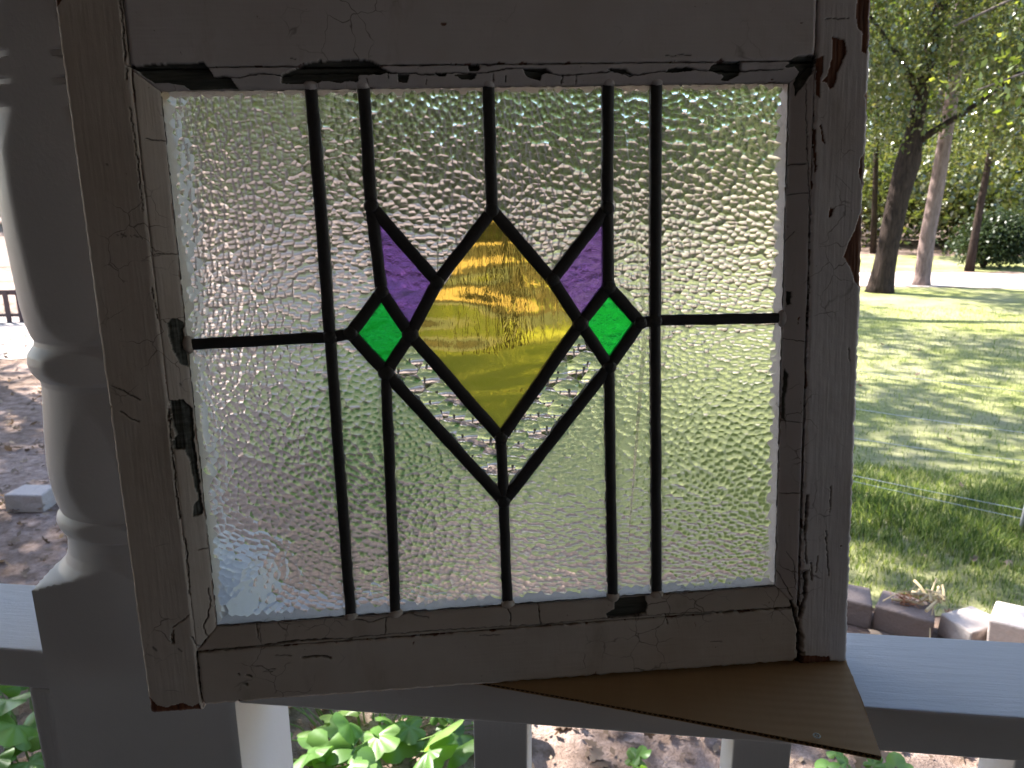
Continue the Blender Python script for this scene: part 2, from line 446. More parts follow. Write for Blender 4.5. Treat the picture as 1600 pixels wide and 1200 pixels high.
sheet('lawn', lawn_out, 0.004, M['lawn'], 'sunlit dappled lawn between the edging blocks and the drive', 0.14, 3)
sheet('drive', drive_near + drive_far[::-1], 0.008, M['drive'], 'pale sandy drive curving past the lawn', 0.25, 5)
sheet('verge', [(4.0, 16.3), (6.5, 16.5), (10, 16.4), (22, 15.2), (26, 18), (12, 20.5), (6, 21.0), (0, 20.0), (-2, 17)], 0.004, M['lawn'], 'strip of thin grass beyond the drive', 0.3, 8)
sheet('far_track', [(-34, 14), (-16, 15), (-6, 18.5), (0, 21.5), (8, 26), (16, 27), (34, 25), (34, 31), (16, 36), (8, 40), (0, 41), (-14, 38), (-34, 30)], 0.012, M['clearing'], 'pinkish open clearing and track beyond the drive', 0.5, 9)

# ------------------------------------------------------------------ porch
pr = MB(); pr.box(-8, 8, -2.4, 1.42, 2.72, 2.78); pr.box(-8, 8, 1.42, 1.45, 2.56, 2.78)
M['ceil'] = mat_simple('stained_ceiling_boards', (0.12, 0.09, 0.07), 0.6)
tag(pr.build('porch_ceiling', M['ceil']), 'stained board ceiling of the porch', kind='structure')
pf = MB(); pf.box(-8, 8, -2.2, 0.62, 0.22, 0.30); pf.box(-8, 8, 0.52, 0.60, 0.0, 0.22)
M['deck'] = mat_simple('porch_boards', (0.10, 0.095, 0.09), 0.7)
tag(pf.build('porch_floor', M['deck']), 'grey board floor of the porch', kind='structure')
M['siding'] = mat_simple('house_siding', (0.15, 0.125, 0.12), 0.7)
hw = MB(); hw.box(-8, 8, -2.35, -2.2, 0.0, 2.72); tag(hw.build('house_wall', M['siding']), 'house wall behind the porch', kind='structure')

# railing: top rail in two lengths butted against the post, balusters below, bottom rail
RZ = 1.2226; RT = 0.0342; YF, YB = 0.4561, 0.5488
rail = thing('porch_railing', 'white painted porch railing with a flat top rail and square balusters', 'railing', (0.0, 0.50, 0.30))
def rel(mb): return mb
def part_at(mb, name, mat, parent, smooth=False):
    me = mb.mesh(name, mat, smooth)
    me.transform(Matrix.Translation(-parent.location)) if parent.rotation_euler.z == 0 else None
    return obj(name, me, parent)
a = MB(); a.bbox(-0.2605, 3.2, YF, YB, RZ - RT, RZ, 0.0022); part_at(a, 'top_rail', M['paint_x'], rail)
a = MB(); a.bbox(-3.4, -0.4120, YF, YB, RZ - RT, RZ, 0.0022); part_at(a, 'top_rail', M['paint_x'], rail)
a = MB(); a.bbox(-0.2605, 3.2, 0.47, 0.535, 0.38, 0.42, 0.003); part_at(a, 'bottom_rail', M['paint_x'], rail)
a = MB(); a.bbox(-3.4, -0.4120, 0.47, 0.535, 0.38, 0.42, 0.003); part_at(a, 'bottom_rail', M['paint_x'], rail)
a = MB(); a.bbox(-0.02075, 0.02075, 0.4761, 0.5176, 0.4205, RZ - RT - 0.0005, 0.0014)
bal_me = None
xs = [-0.0635 + 0.1932 * k for k in range(0, 15)] + [-0.605 - 0.1932 * k for k in range(0, 13)]
for x in xs:
    if bal_me is None:
        bal_me = a.mesh('baluster', M['paint_z'])
        bal_me.transform(Matrix.Translation((0, -0.50, -0.30)))
    o = obj('baluster', bal_me, rail, (x, 0, 0))
a = MB(); a.bbox(-0.4360, -0.4122, 0.4585, 0.5400, 0.45, RZ - RT - 0.0005, 0.004); part_at(a, 'end_block', M['paint_z'], rail)

# turned post: square block below, turned column above
def superpost():
    cx, cyy, hx, hy, off = -0.3470, 0.4970, 0.0745, 0.0450, 0.0107
    prof = [(0.30, .2), (1.2720, .2), (1.2722, 0.092), (1.2790, 0.083), (1.2860, 0.0745), (1.2925, 0.0690), (1.3000, 0.0665), (1.3090, 0.0655), (1.3165, 0.0660), (1.3185, 0.0685), (1.3215, 0.0700),
            (1.3255, 0.0708), (1.3290, 0.0700), (1.3315, 0.0680), (1.3330, 0.0668), (1.3420, 0.0692), (1.3560, 0.0708), (1.3700, 0.0712), (1.3950, 0.0695), (1.4150, 0.0675), (1.4300, 0.0662),
            (1.4340, 0.0668), (1.4370, 0.0695), (1.4415, 0.0720), (1.4466, 0.0728), (1.4519, 0.0718), (1.4560, 0.0690), (1.4590, 0.0668), (1.4625, 0.0664), (1.4660, 0.0680), (1.4750, 0.0702),
            (1.4880, 0.0716), (1.5050, 0.0724), (1.5300, 0.0732), (1.5600, 0.0738), (1.5900, 0.0734), (1.6120, 0.0700), (1.6150, 0.0702), (1.6185, 0.0738), (1.6230, 0.0744), (1.6265, 0.0730),
            (1.6285, 0.0692), (1.6315, 0.0690), (1.6345, 0.0736), (1.6385, 0.0744), (1.6420, 0.0730), (1.6440, 0.0692), (1.6475, 0.0690), (1.6505, 0.0736), (1.6550, 0.0744), (1.6600, 0.0715),
            (1.6700, 0.0715), (1.7200, 0.0690), (1.85, 0.0590), (2.05, 0.0540), (2.2, 0.052), (2.34, 0.0540), (2.36, 0.062), (2.38, 0.054), (2.40, 0.07), (2.42, .2), (2.72, .2)]
    # densify the blend from block to column
    zz = [p[0] for p in prof]; rr = [p[1] for p in prof]
    zs = sorted(set([round(z, 5) for z in zz] + list(np.round(np.linspace(1.2722, 1.66, 260), 5)) + [0.5, 0.8, 1.0, 1.1]))
    rs = np.interp(zs, zz, rr); rs = np.where(rs < .0745, (rs-0.0145)/0.942, np.where(rs < .15, 0.0637+(rs-.0745)*1.9, rs))
    n = 128; v = []; 
    for z, r in zip(zs, rs):
        for k in range(n):
            t = 2*math.pi*(k+0.5)/n; c, s = math.cos(t), math.sin(t)
            sq = min((hx + (off if c > 0 else -off))/abs(c), hy/abs(s))           # the block
            el = r / math.sqrt(c*c + (s/0.80)**2)   # the turned section
            q = min(sq, el) if r < .15 else sq
            v.append((q*c, q*s, z))
    f = [[i*n+k, i*n+(k+1)%n, (i+1)*n+(k+1)%n, (i+1)*n+k] for i in range(len(zs)-1) for k in range(n)]
    f.append(list(range(n))[::-1]); f.append([(len(zs)-1)*n+k for k in range(n)])
    v = [(x, y, z - 0.30) for x, y, z in v]
    me = mesh_np('porch_post', v, f, (M['paint_n'],), True)
    me.set_sharp_from_angle(angle=math.radians(32))
    o = obj('porch_post', me, None, (cx, cyy, 0.30))
    tag(o, 'turned white porch post with a square block, standing behind the left side of the sash', 'post')
superpost()

# ------------------------------------------------------------------ the stained glass sash
GREY = [[(-0.2153, 0.4183), (-0.2098, 0.4179), (-0.1709, 0.4193), (-0.1682, 0.416), (-0.1668, 0.4116), (-0.1567, 0.4111), (-0.1529, 0.4037), (-0.1799, 0.4034), (-0.1851, 0.4071), (-0.1935, 0.409), (-0.2017, 0.4084), (-0.2101, 0.415)], [(-0.1265, 0.4122), (-0.1127, 0.4176), (-0.1031, 0.419), (-0.08, 0.4202), (-0.0705, 0.4186), (-0.0631, 0.4138), (-0.0581, 0.4122), (-0.0806, 0.4114), (-0.0816, 0.408), (-0.0866, 0.4088), (-0.0925, 0.4074), (-0.1, 0.409), (-0.1097, 0.4073), (-0.1269, 0.4075)], [(-0.0573, 0.4122), (-0.0496, 0.4114), (-0.0513, 0.4077), (-0.0572, 0.4077)], [(-0.0351, 0.4123), (-0.0268, 0.4119), (-0.0277, 0.4104), (-0.0316, 0.4104)], [(-0.0229, 0.4107), (-0.013, 0.4121), (-0.0087, 0.4117), (-0.0096, 0.4087), (-0.0183, 0.4088)], [(-0.0132, 0.4166), (-0.0069, 0.4165), (-0.0062, 0.4146), (-0.0082, 0.4132), (-0.013, 0.4132)], [(0.0197, 0.4144), (0.0345, 0.4142), (0.0393, 0.4119), (0.0324, 0.4105), (0.0315, 0.4071), (0.0236, 0.4094)], [(0.0742, 0.413), (0.0763, 0.4138), (0.0844, 0.4133), (0.0906, 0.4102), (0.0783, 0.4111)], [(0.1133, 0.4134), (0.1286, 0.414), (0.1299, 0.4121), (0.1153, 0.4107), (0.1112, 0.4115)], [(0.139, 0.4127), (0.1423, 0.4162), (0.1595, 0.4171), (0.16, 0.4117), (0.1592, 0.4086), (0.1538, 0.4072), (0.153, 0.4056), (0.1479, 0.4061), (0.1496, 0.4091), (0.1391, 0.412)], [(0.1888, 0.4134), (0.195, 0.4191), (0.2086, 0.4198), (0.2092, 0.4159), (0.2073, 0.4093), (0.2048, 0.4054), (0.1978, 0.3957), (0.1967, 0.4035), (0.1995, 0.4105), (0.1952, 0.4133)], [(-0.2094, 0.2652), (-0.206, 0.2682), (-0.2034, 0.2669), (-0.1997, 0.2648), (-0.2011, 0.2588), (-0.1994, 0.2485), (-0.1999, 0.2363), (-0.2044, 0.2385), (-0.2075, 0.2468), (-0.2086, 0.255)], [(-0.2119, 0.2161), (-0.2048, 0.2158), (-0.2006, 0.2101), (-0.2011, 0.1925), (-0.2007, 0.1646), (-0.2005, 0.1384), (-0.2059, 0.1375), (-0.2055, 0.1453), (-0.2023, 0.1486), (-0.2041, 0.1627), (-0.2049, 0.1756), (-0.2069, 0.183), (-0.2128, 0.1846), (-0.2135, 0.1889), (-0.2107, 0.193), (-0.2128, 0.2036)], [(0.196, 0.2705), (0.1992, 0.2704), (0.199, 0.2618), (0.1963, 0.2606)], [(0.1962, 0.2182), (0.1991, 0.2137), (0.1985, 0.2048), (0.1973, 0.1981), (0.1974, 0.18), (0.195, 0.1824), (0.1953, 0.2027)], [(0.0757, 0.0567), (0.0775, 0.059), (0.0979, 0.0579), (0.0988, 0.0525), (0.0978, 0.0463), (0.0862, 0.0452), (0.0691, 0.0456), (0.0682, 0.0486), (0.0747, 0.051)]]
RED = [[(0.219, 0.4304), (0.2263, 0.4289), (0.2287, 0.4219), (0.226, 0.415), (0.2228, 0.4096), (0.221, 0.4006), (0.2181, 0.3987), (0.2162, 0.4026), (0.2128, 0.4034), (0.216, 0.4073), (0.219, 0.4181)], [(0.2088, 0.4182), (0.213, 0.419), (0.2133, 0.4112), (0.2115, 0.4027), (0.2115, 0.3929), (0.2097, 0.3949), (0.2089, 0.4047)], [(0.2344, 0.4547), (0.2472, 0.4547), (0.2474, 0.4333), (0.2412, 0.4199), (0.2385, 0.4218), (0.2384, 0.4334), (0.2353, 0.4353), (0.2336, 0.4449)], [(0.2481, 0.4022), (0.2416, 0.3944), (0.2438, 0.3845), (0.2482, 0.3833)], [(0.2496, 0.3725), (0.2409, 0.3545), (0.2404, 0.3443), (0.2445, 0.334), (0.244, 0.3258), (0.239, 0.3093), (0.2317, 0.2919), (0.2369, 0.2862), (0.2405, 0.2754), (0.2439, 0.271), (0.25, 0.2751), (0.2489, 0.3339)], [(0.2215, 0.3243), (0.2237, 0.3242), (0.223, 0.3189), (0.2213, 0.3181)], [(0.2082, 0.3752), (0.21, 0.3743), (0.2109, 0.349), (0.2097, 0.347)], [(0.2129, 0.3771), (0.2138, 0.3771), (0.2149, 0.3691), (0.2164, 0.365), (0.2142, 0.3663)], [(-0.2463, 0.0135), (-0.2419, 0.0078), (-0.2359, 0.0049), (-0.2251, 0.0077), (-0.2191, 0.0043), (-0.2139, 0.0058), (-0.214, -0.0038), (-0.2494, -0.0029)], [(-0.1788, 0.0026), (-0.1678, 0.0054), (-0.1506, 0.0048), (-0.1504, -0.0029), (-0.1793, -0.0031)], [(-0.2525, 0.4557), (-0.2461, 0.4557), (-0.2488, 0.4512), (-0.2512, 0.4491), (-0.2531, 0.4505)], [(0.2065, 0.0033), (0.2171, 0.0054), (0.2338, 0.003), (0.2362, -0.0068), (0.2068, -0.0043)], [(-0.1248, 0.002), (-0.1138, 0.0035), (-0.1127, -0.0005), (-0.125, -0.0013)]]
CRACKS = [(0.00045, [(-0.166, 0.4109), (-0.1514, 0.4111), (-0.1408, 0.4128), (-0.1314, 0.4127), (-0.1259, 0.4112), (-0.1182, 0.4129), (-0.1031, 0.4131), (-0.0802, 0.4132), (-0.0571, 0.4126), (-0.0378, 0.4113), (-0.0123, 0.4121), (0.0035, 0.4127), (0.0095, 0.4141), (0.0194, 0.4144), (0.0388, 0.4112), (0.0452, 0.41), (0.0614, 0.4109), (0.0776, 0.4119), (0.0878, 0.4095), (0.098, 0.4105), (0.1062, 0.4116), (0.1185, 0.4122), (0.138, 0.412), (0.1601, 0.411), (0.1706, 0.4113), (0.1874, 0.4123)]), (0.00049, [(-0.2148, 0.4559), (-0.2144, 0.4469), (-0.2149, 0.4328), (-0.2153, 0.4204), (-0.2154, 0.4097)]), (0.0002, [(-0.2158, 0.3934), (-0.2147, 0.3639), (-0.2154, 0.3339)]), (0.00018, [(-0.2152, 0.2874), (-0.2131, 0.2676)]), (0.00053, [(-0.2134, 0.2106), (-0.2136, 0.1854), (-0.2139, 0.1555), (-0.2137, 0.1381)]), (0.00041, [(-0.2116, 0.1235), (-0.212, 0.1071), (-0.2127, 0.0847)]), (0.00027, [(-0.2092, 0.3764), (-0.1985, 0.3759)]), (0.00033, [(-0.2114, 0.3084), (-0.1993, 0.3076)]), (0.0002, [(-0.206, 0.1143), (-0.199, 0.1142)]), (0.00041, [(-0.2026, 0.0862), (-0.2014, 0.077), (-0.2036, 0.068), (-0.2073, 0.0591), (-0.2051, 0.052), (-0.2098, 0.0469)]), (0.00027, [(-0.2462, 0.2274), (-0.2364, 0.222), (-0.2298, 0.2176)]), (0.00037, [(-0.2423, 0.2112), (-0.2363, 0.2055), (-0.2314, 0.2032)]), (0.00061, [(-0.2123, 0.0433), (-0.2126, 0.0317), (-0.2123, 0.0175), (-0.2117, 0.0018)]), (0.00066, [(-0.211, 0.0432), (-0.1963, 0.0439), (-0.1688, 0.0444), (-0.1474, 0.0459), (-0.1088, 0.0451)]), (0.00025, [(-0.1087, 0.0456), (-0.0431, 0.0459), (0.0284, 0.0445), (0.0648, 0.0455), (0.1109, 0.0453), (0.2053, 0.0433)]), (0.00023, [(-0.1731, 0.0578), (-0.1717, 0.0502)]), (0.00029, [(-0.1119, 0.0622), (-0.108, 0.0568), (-0.0974, 0.0541), (-0.0864, 0.0556), (-0.0829, 0.0562)]), (0.00033, [(-0.0855, 0.0564), (-0.0862, 0.0456)]), (0.0002, [(-0.0807, 0.057), (-0.0689, 0.0575), (-0.056, 0.0541)]), (0.00029, [(-0.0039, 0.0619), (0.0007, 0.0529), (0.0, 0.0458)]), (0.00033, [(0.0206, 0.0595), (0.0216, 0.0451)]), (0.00041, [(0.1109, 0.0453), (0.1123, 0.0383)]), (0.00287, [(0.2116, -0.0032), (0.2108, 0.022)]), (0.00144, [(0.2107, 0.023), (0.207, 0.0358), (0.2042, 0.0483)]), (0.00123, [(0.2129, 0.1269), (0.2119, 0.101)]), (0.00051, [(0.2119, 0.101), (0.2137, 0.0769)]), (0.00144, [(0.213, 0.0697), (0.2136, 0.0525), (0.2103, 0.0355)]), (0.0002, [(0.2034, 0.4028), (0.2071, 0.3349), (0.2095, 0.2765), (0.2091, 0.2508), (0.2079, 0.2203)]), (0.00033, [(0.1947, 0.2384), (0.1992, 0.2373), (0.2092, 0.2356)]), (0.00023, [(0.1941, 0.1809), (0.2088, 0.1796)]), (0.00023, [(0.1926, 0.3527), (0.2043, 0.3528)]), (0.00033, [(0.1949, 0.334), (0.2084, 0.3345)]), (0.00027, [(0.1937, 0.3002), (0.1949, 0.3043), (0.1996, 0.3096)]), (0.00018, [(0.1956, 0.128), (0.2096, 0.1294)]), (0.00018, [(0.2002, 0.0851), (0.2052, 0.0775), (0.2071, 0.0604)]), (0.00018, [(0.194, 0.071), (0.2, 0.0609), (0.205, 0.0507)]), (0.00027, [(0.2271, 0.1), (0.2304, 0.066)]), (0.00027, [(0.2296, 0.1329), (0.2294, 0.1141)]), (0.00041, [(0.2211, 0.0691), (0.2217, 0.0811)]), (0.00072, [(0.2171, 0.0766), (0.218, 0.0644)]), (0.00031, [(0.2379, 0.2322), (0.2398, 0.2211)]), (0.00082, [(-0.1812, 0.0243), (-0.1775, 0.023)]), (0.00092, [(-0.1846, 0.0189), (-0.1813, 0.0176)]), (0.00061, [(-0.1865, 0.0261), (-0.1862, 0.0252)]), (0.00092, [(-0.1432, 0.0343), (-0.1311, 0.0342), (-0.1239, 0.0322)]), (0.00041, [(-0.1609, 0.0372), (-0.1503, 0.0363)]), (0.00031, [(-0.1704, 0.0257), (-0.164, 0.0251)]), (0.00027, [(0.1439, 0.022), (0.1524, 0.0213)]), (0.00025, [(-0.0212, 0.0404), (-0.0078, 0.0398)]), (0.00061, [(-0.2259, 0.0606), (-0.2256, 0.0514)]), (0.00049, [(-0.2273, 0.0585), (-0.2268, 0.0515)]), (0.00041, [(-0.2256, 0.0629), (-0.219, 0.067), (-0.2145, 0.0703)]), (0.00041, [(-0.214, 0.0551), (-0.2121, 0.0489), (-0.2098, 0.0469)]), (0.00025, [(-0.1617, 0.0273), (-0.1682, 0.0269)]), (0.0002, [(-0.0621, 0.4134), (-0.0627, 0.4097)]), (0.00025, [(-0.0754, 0.4098), (-0.0756, 0.4069)]), (0.00027, [(-0.0398, 0.4102), (-0.04, 0.4065)]), (0.00025, [(0.0019, 0.412), (0.0016, 0.406)]), (0.00025, [(0.0097, 0.4104), (0.0096, 0.4066)]), (0.00025, [(0.0452, 0.4096), (0.0447, 0.4058)]), (0.00025, [(0.0545, 0.4099), (0.0544, 0.4057)]), (0.00061, [(-0.2513, 0.233), (-0.2494, 0.23)]), (0.00061, [(-0.2488, 0.2152), (-0.2474, 0.2135)]), (0.00025, [(0.2139, 0.4412), (0.2287, 0.4411)]), (0.0002, [(0.1103, 0.4203), (0.1267, 0.4205)]), (0.00033, [(-0.1026, 0.42), (-0.1016, 0.4178)]), (0.00051, [(-0.1195, 0.4209), (-0.1169, 0.4202)]), (0.00051, [(-0.1033, 0.42), (-0.1018, 0.4197)])]
MARKS = [(0.00045, [(-0.2313, 0.3198), (-0.2306, 0.3194)]), (0.00061, [(-0.2289, 0.3205), (-0.2265, 0.3189)]), (0.00041, [(-0.2284, 0.3186), (-0.2273, 0.3212)]), (0.00045, [(-0.2238, 0.3196), (-0.2231, 0.3188)]), (0.00049, [(-0.2215, 0.3199), (-0.2194, 0.3183)]), (0.00049, [(-0.2185, 0.319), (-0.2172, 0.3175)]), (0.00061, [(-0.2326, 0.3621), (-0.232, 0.3613)]), (0.00051, [(-0.2054, 0.2267), (-0.2047, 0.2258)]), (0.00102, [(-0.2395, 0.0493), (-0.238, 0.0473)]), (0.00082, [(-0.2231, 0.047), (-0.2221, 0.0451)])]
NODE = {'TL': (-0.2002, 0.4047), 'TR': (0.1944, 0.4047), 'BR': (0.1952, 0.0576), 'BL': (-0.1994, 0.0576), 'A': (-0.1103, 0.4058), 'B': (-0.0784, 0.4058), 'C': (-0.0011, 0.4059), 'D': (0.0752, 0.4058), 'E': (0.1064, 0.4054), 'a': (-0.1097, 0.0581), 'b': (-0.079, 0.058), 'c': (-0.0006, 0.0592), 'd': (0.0745, 0.0588), 'e': (0.1067, 0.0583), 'L': (-0.1981, 0.2508), 'R': (0.194, 0.2521), 'J1': (-0.1098, 0.2516), 'J5': (0.1059, 0.2539), 'lt': (-0.0751, 0.2797), 'll': (-0.0965, 0.2536), 'lb': (-0.0754, 0.2269), 'bt': (-0.0015, 0.3291), 'bl': (-0.0582, 0.2512), 'bb': (-0.001, 0.1787), 'br': (0.0548, 0.2538), 'rt': (0.0742, 0.2773), 'rb': (0.074, 0.224), 'rr': (0.0954, 0.253), 'P1': (-0.0783, 0.3339), 'P2': (-0.039, 0.2846), 'Q1': (0.0739, 0.3287), 'Q2': (0.0366, 0.2836), 'V': (-0.0008, 0.1339)}

SX, SN, SU = Vector((0.97898901, 0.2027691, 0.02156858)), Vector((-0.20025443, 0.97597738, -0.08582724)), Vector((-0.03845356, 0.07970472, 0.99607654))
sash = bpy.data.objects.new('window_sash', None); COL.objects.link(sash); sash.empty_display_size = 0.05
smw = Matrix((SX, SN, SU)).transposed().to_4x4(); smw.translation = Vector((-0.05135906, 0.45115234, 1.22385775))
sash.matrix_world = smw
tag(sash, 'old leaded glass window in a peeling white wooden sash, leaning on the porch rail', 'window')
TH = 0.024        # thickness of the sash
GY = 0.0082       # front of the glass behind the sash face

def in_poly(px, pz, poly):
    inside = np.zeros(px.shape, bool); n = len(poly); j = n - 1
    for i in range(n):
        xi, zi = poly[i]; xj, zj = poly[j]
        if zi != zj:
            c = ((zi > pz) != (zj > pz)) & (px < (xj-xi)*(pz-zi)/(zj-zi) + xi)
            inside ^= c
        j = i
    return inside

def line_dist(px, pz, pts):
    d = np.full(px.shape, 1e9)
    for (x0, z0), (x1, z1) in zip(pts[:-1], pts[1:]):
        vx, vz = x1-x0, z1-z0; L2 = vx*vx+vz*vz+1e-12
        t = np.clip(((px-x0)*vx+(pz-z0)*vz)/L2, 0, 1)
        d = np.minimum(d, np.hypot(px-(x0+t*vx), pz-(z0+t*vz)))
    return d

def relief(name, quad, base, mat, parent, yback, lip=None, seed=0, res=0.00058, putty=False, smooth_edge=(1, 1, 1, 1), grain='z', ragged=0.0005):
    """quad: bl, br, tr, tl in the sash plane; base(x,z) -> depth of the undamaged face; chips and cracks are cut into it"""
    bl, br, tr, tl = [np.array(q) for q in quad]
    W_ = max(np.linalg.norm(br-bl), np.linalg.norm(tr-tl)); H_ = max(np.linalg.norm(tl-bl), np.linalg.norm(tr-br))
    nu, nv = max(6, int(W_/res)), max(6, int(H_/res))
    u, v = np.meshgrid(np.linspace(0, 1, nu+1), np.linspace(0, 1, nv+1))
    X = bl[0]*(1-u)*(1-v)+br[0]*u*(1-v)+tr[0]*u*v+tl[0]*(1-u)*v
    Z = bl[1]*(1-u)*(1-v)+br[1]*u*(1-v)+tr[1]*u*v+tl[1]*(1-u)*v
    # ragged outline
    cxm, czm = X.mean(), Z.mean()
    eu = np.minimum(u, 1-u)*W_; ev = np.minimum(v, 1-v)*H_
    jx = vnoise(Z*1.0, X*0+seed, 260, seed+1, 4)*ragged; jz = vnoise(X*1.0, Z*0+seed, 260, seed+2, 4)*ragged
    X0, Z0 = X.copy(), Z.copy()
    X = X + jx*np.exp(-eu/0.003)*(eu < 0.012); Z = Z + jz*np.exp(-ev/0.003)*(ev < 0.012)
    Y = base(X0, Z0).astype(float)
    wx = X0 + vnoise(X0, Z0, 330, seed+5, 3)*0.0007; wz = Z0 + vnoise(X0, Z0, 330, seed+6, 3)*0.0007
    bare = np.zeros(X.shape); grey = np.zeros(X.shape); dirt = np.zeros(X.shape)
    x0, x1, z0, z1 = X.min()-.004, X.max()+.004, Z.min()-.004, Z.max()+.004
    def hits(p):
        p = np.array(p); return p[:, 0].max() > x0 and p[:, 0].min() < x1 and p[:, 1].max() > z0 and p[:, 1].min() < z1
    # surface undulation: paint thickness, grain, brush marks
    if grain == 'z': gr = vnoise(X0*1.0, Z0*0.05, 900, seed+7, 3)
    else: gr = vnoise(X0*0.05, Z0*1.0, 900, seed+7, 3)
    Y += gr*0.00012 + vnoise(X0, Z0, 70, seed+8, 3)*0.00030
    for p in RED:
        if hits(p):
            m = in_poly(wx, wz, p); Y[m] += 0.0007 + gr[m]*0.0002; bare[m] = 1
    for p in GREY:
        if hits(p):
            m = in_poly(wx, wz, p)
            Y[m] = np.maximum(Y[m] + 0.0018, 0.0050 if putty else 0.0032) + gr[m]*0.0004
            grey[m] = 1
    # small scattered flakes, more of them towards the outer corner edges
    fl = vnoise(X0, Z0*0.45 if grain == 'z' else Z0, 150, seed+11, 4)
    fl2 = vnoise(X0*(1 if grain == 'z' else 0.3), Z0*(0.3 if grain == 'z' else 1), 420, seed+12, 3)
    nearedge = np.exp(-np.minimum(eu, ev)/0.0035)
    m = ((fl > 0.72) & (fl2 > 0.05)) | ((nearedge*0.75 + fl*0.55) > 0.92)
    Y[m] += 0.0005; bare[m & (grey < .5)] = 0.9
    for w, p in CRACKS:
        if hits(p):
            jit = vnoise(X0, Z0, 700, seed+20, 2)*0.0005
            wn_ = np.maximum(w*0.8*(1+0.6*vnoise(X0, Z0, 300, seed+21, 2)), 0.00030)
            d = line_dist(wx + jit, wz, p); k = np.clip(1.25 - d/wn_, 0, 1)
            Y += k*min(0.004, 0.0009 + w*2.2); dirt = np.maximum(dirt, k*0.9)
    for w, p in MARKS:
        if hits(p):
            d = line_dist(wx, wz, p); dirt = np.maximum(dirt, np.clip(1.2 - d/w, 0, 1)*0.75)
    # rounded arrises where the member ends against something
    Y += np.exp(-(eu/0.0010)**2)*0.0009*(1 if not putty else 0.5) + np.exp(-(ev/0.0010)**2)*0.0009*(1 if not putty else 0.5)
    verts = np.stack([X.ravel(), Y.ravel(), Z.ravel()], 1)
    idx = np.arange((nu+1)*(nv+1)).reshape(nv+1, nu+1)
    F = np.stack([idx[:-1, :-1].ravel(), idx[:-1, 1:].ravel(), idx[1:, 1:].ravel(), idx[1:, :-1].ravel()], 1)
    loop = np.concatenate([idx[0, :-1], idx[:-1, -1], idx[-1, :0:-1], idx[:0:-1, 0]])
    nb = len(verts); bk = verts[loop].copy(); bk[:, 1] = yback
    k = np.arange(len(loop)); k2 = (k+1) % len(loop)
    S = np.stack([loop[k2], loop[k], nb+k, nb+k2], 1)
    verts = np.vstack([verts, bk]); F = np.vstack([F, S])
    # back plate and, where asked, the lip of the rebate behind the glass
    ex, ef = [], []
    c4 = [(q[0], yback, q[1]) for q in (bl, br, tr, tl)]
    ex += c4; ef.append([0, 3, 2, 1])
    if lip is not None:
        lx0, lx1, lz0, lz1 = lip; b0 = len(ex)
        ex += [(lx0, .0118, lz0), (lx1, .0118, lz0), (lx1, TH-.0004, lz0), (lx0, TH-.0004, lz0), (lx0, .0118, lz1), (lx1, .0118, lz1), (lx1, TH-.0004, lz1), (lx0, TH-.0004, lz1)]
        ef += [[b0+i for i in f_] for f_ in [(0,3,2,1),(4,5,6,7),(0,1,5,4),(1,2,6,5),(2,3,7,6),(3,0,4,7)]]
    nb2 = len(verts); verts = np.vstack([verts, np.array(ex)]); F = np.vstack([F, np.array(ef)+nb2])
    me = mesh_np(name, verts, F, (mat,))
    sm = np.zeros(len(F), bool); sm[:nu*nv] = True; me.polygons.foreach_set('use_smooth', sm)
    for an, arr in (('bare', bare), ('grey', grey), ('dirt', dirt)):
        A_ = me.attributes.new(an, 'FLOAT', 'POINT'); full = np.zeros(len(verts), np.float32); full[:arr.size] = arr.ravel()
        A_.data.foreach_set('value', full)
    return obj(name, me, parent)

gx0, gx1, gz0, gz1 = -0.1998, 0.1948, 0.0577, 0.4046        # visible glass
px0, px1, pz0, pz1 = -0.2128, 0.2082, 0.0440, 0.4160        # outer line of the putty
flat = lambda x, z: np.zeros(np.shape(x))
relief('stile', [(-0.2466, 0.0016), (-0.2124, 0.0012), (-0.2134, 0.500), (-0.2512, 0.500)], flat, M['sash_warm'], sash, TH, (-0.2300, gx0-0.0004, 0.03, 0.44), 1)
relief('stile', [(0.2106, -0.0012), (0.2468, -0.0016), (0.2435, 0.500), (0.2080, 0.500)], flat, M['sash'], sash, TH, (gx1+0.0004, 0.2300, 0.03, 0.44), 2, ragged=0.0011)
relief('top_rail', [(-0.2127, 0.4168), (0.2078, 0.4168), (0.2078, 0.496), (-0.2127, 0.496)], flat, M['sash'], sash, TH, (-0.21, 0.206, gz1+0.0004, 0.46), 3, grain='x')
relief('bottom_rail', [(-0.2118, 0.0050), (0.2098, 0.0020), (0.2092, 0.0432), (-0.2120, 0.0432)], flat, M['sash_warm'], sash, TH, (-0.21, 0.208, 0.02, gz0-0.0004), 4, grain='x', ragged=0.0009)
def slope(x, z):
    d = np.minimum(np.minimum(gx0-x, x-gx1)*-1, 0)          # placeholder, replaced per side
    return d
def side_slope(which):
    def f(x, z):
        if which == 'l': t = (x-px0)/(gx0-px0)
        elif which == 'r': t = (px1-x)/(px1-gx1)
        elif which == 't': t = (pz1-z)/(pz1-gz1)
        else: t = (z-pz0)/(gz0-pz0)
        t = np.clip(t, 0, 1)
        return 0.0008 + 0.0056*t**1.15
    return f
e_ = 0.0003
relief('putty_strip', [(px0, pz0), (gx0, gz0), (gx0, gz1), (px0, pz1)], side_slope('l'), M['sash_warm'], sash, GY-.0002, None, 11, 0.0005, True, ragged=0.0004)
relief('putty_strip', [(gx1, gz0), (px1, pz0), (px1, pz1), (gx1, gz1)], side_slope('r'), M['sash'], sash, GY-.0002, None, 12, 0.0005, True, ragged=0.0005)
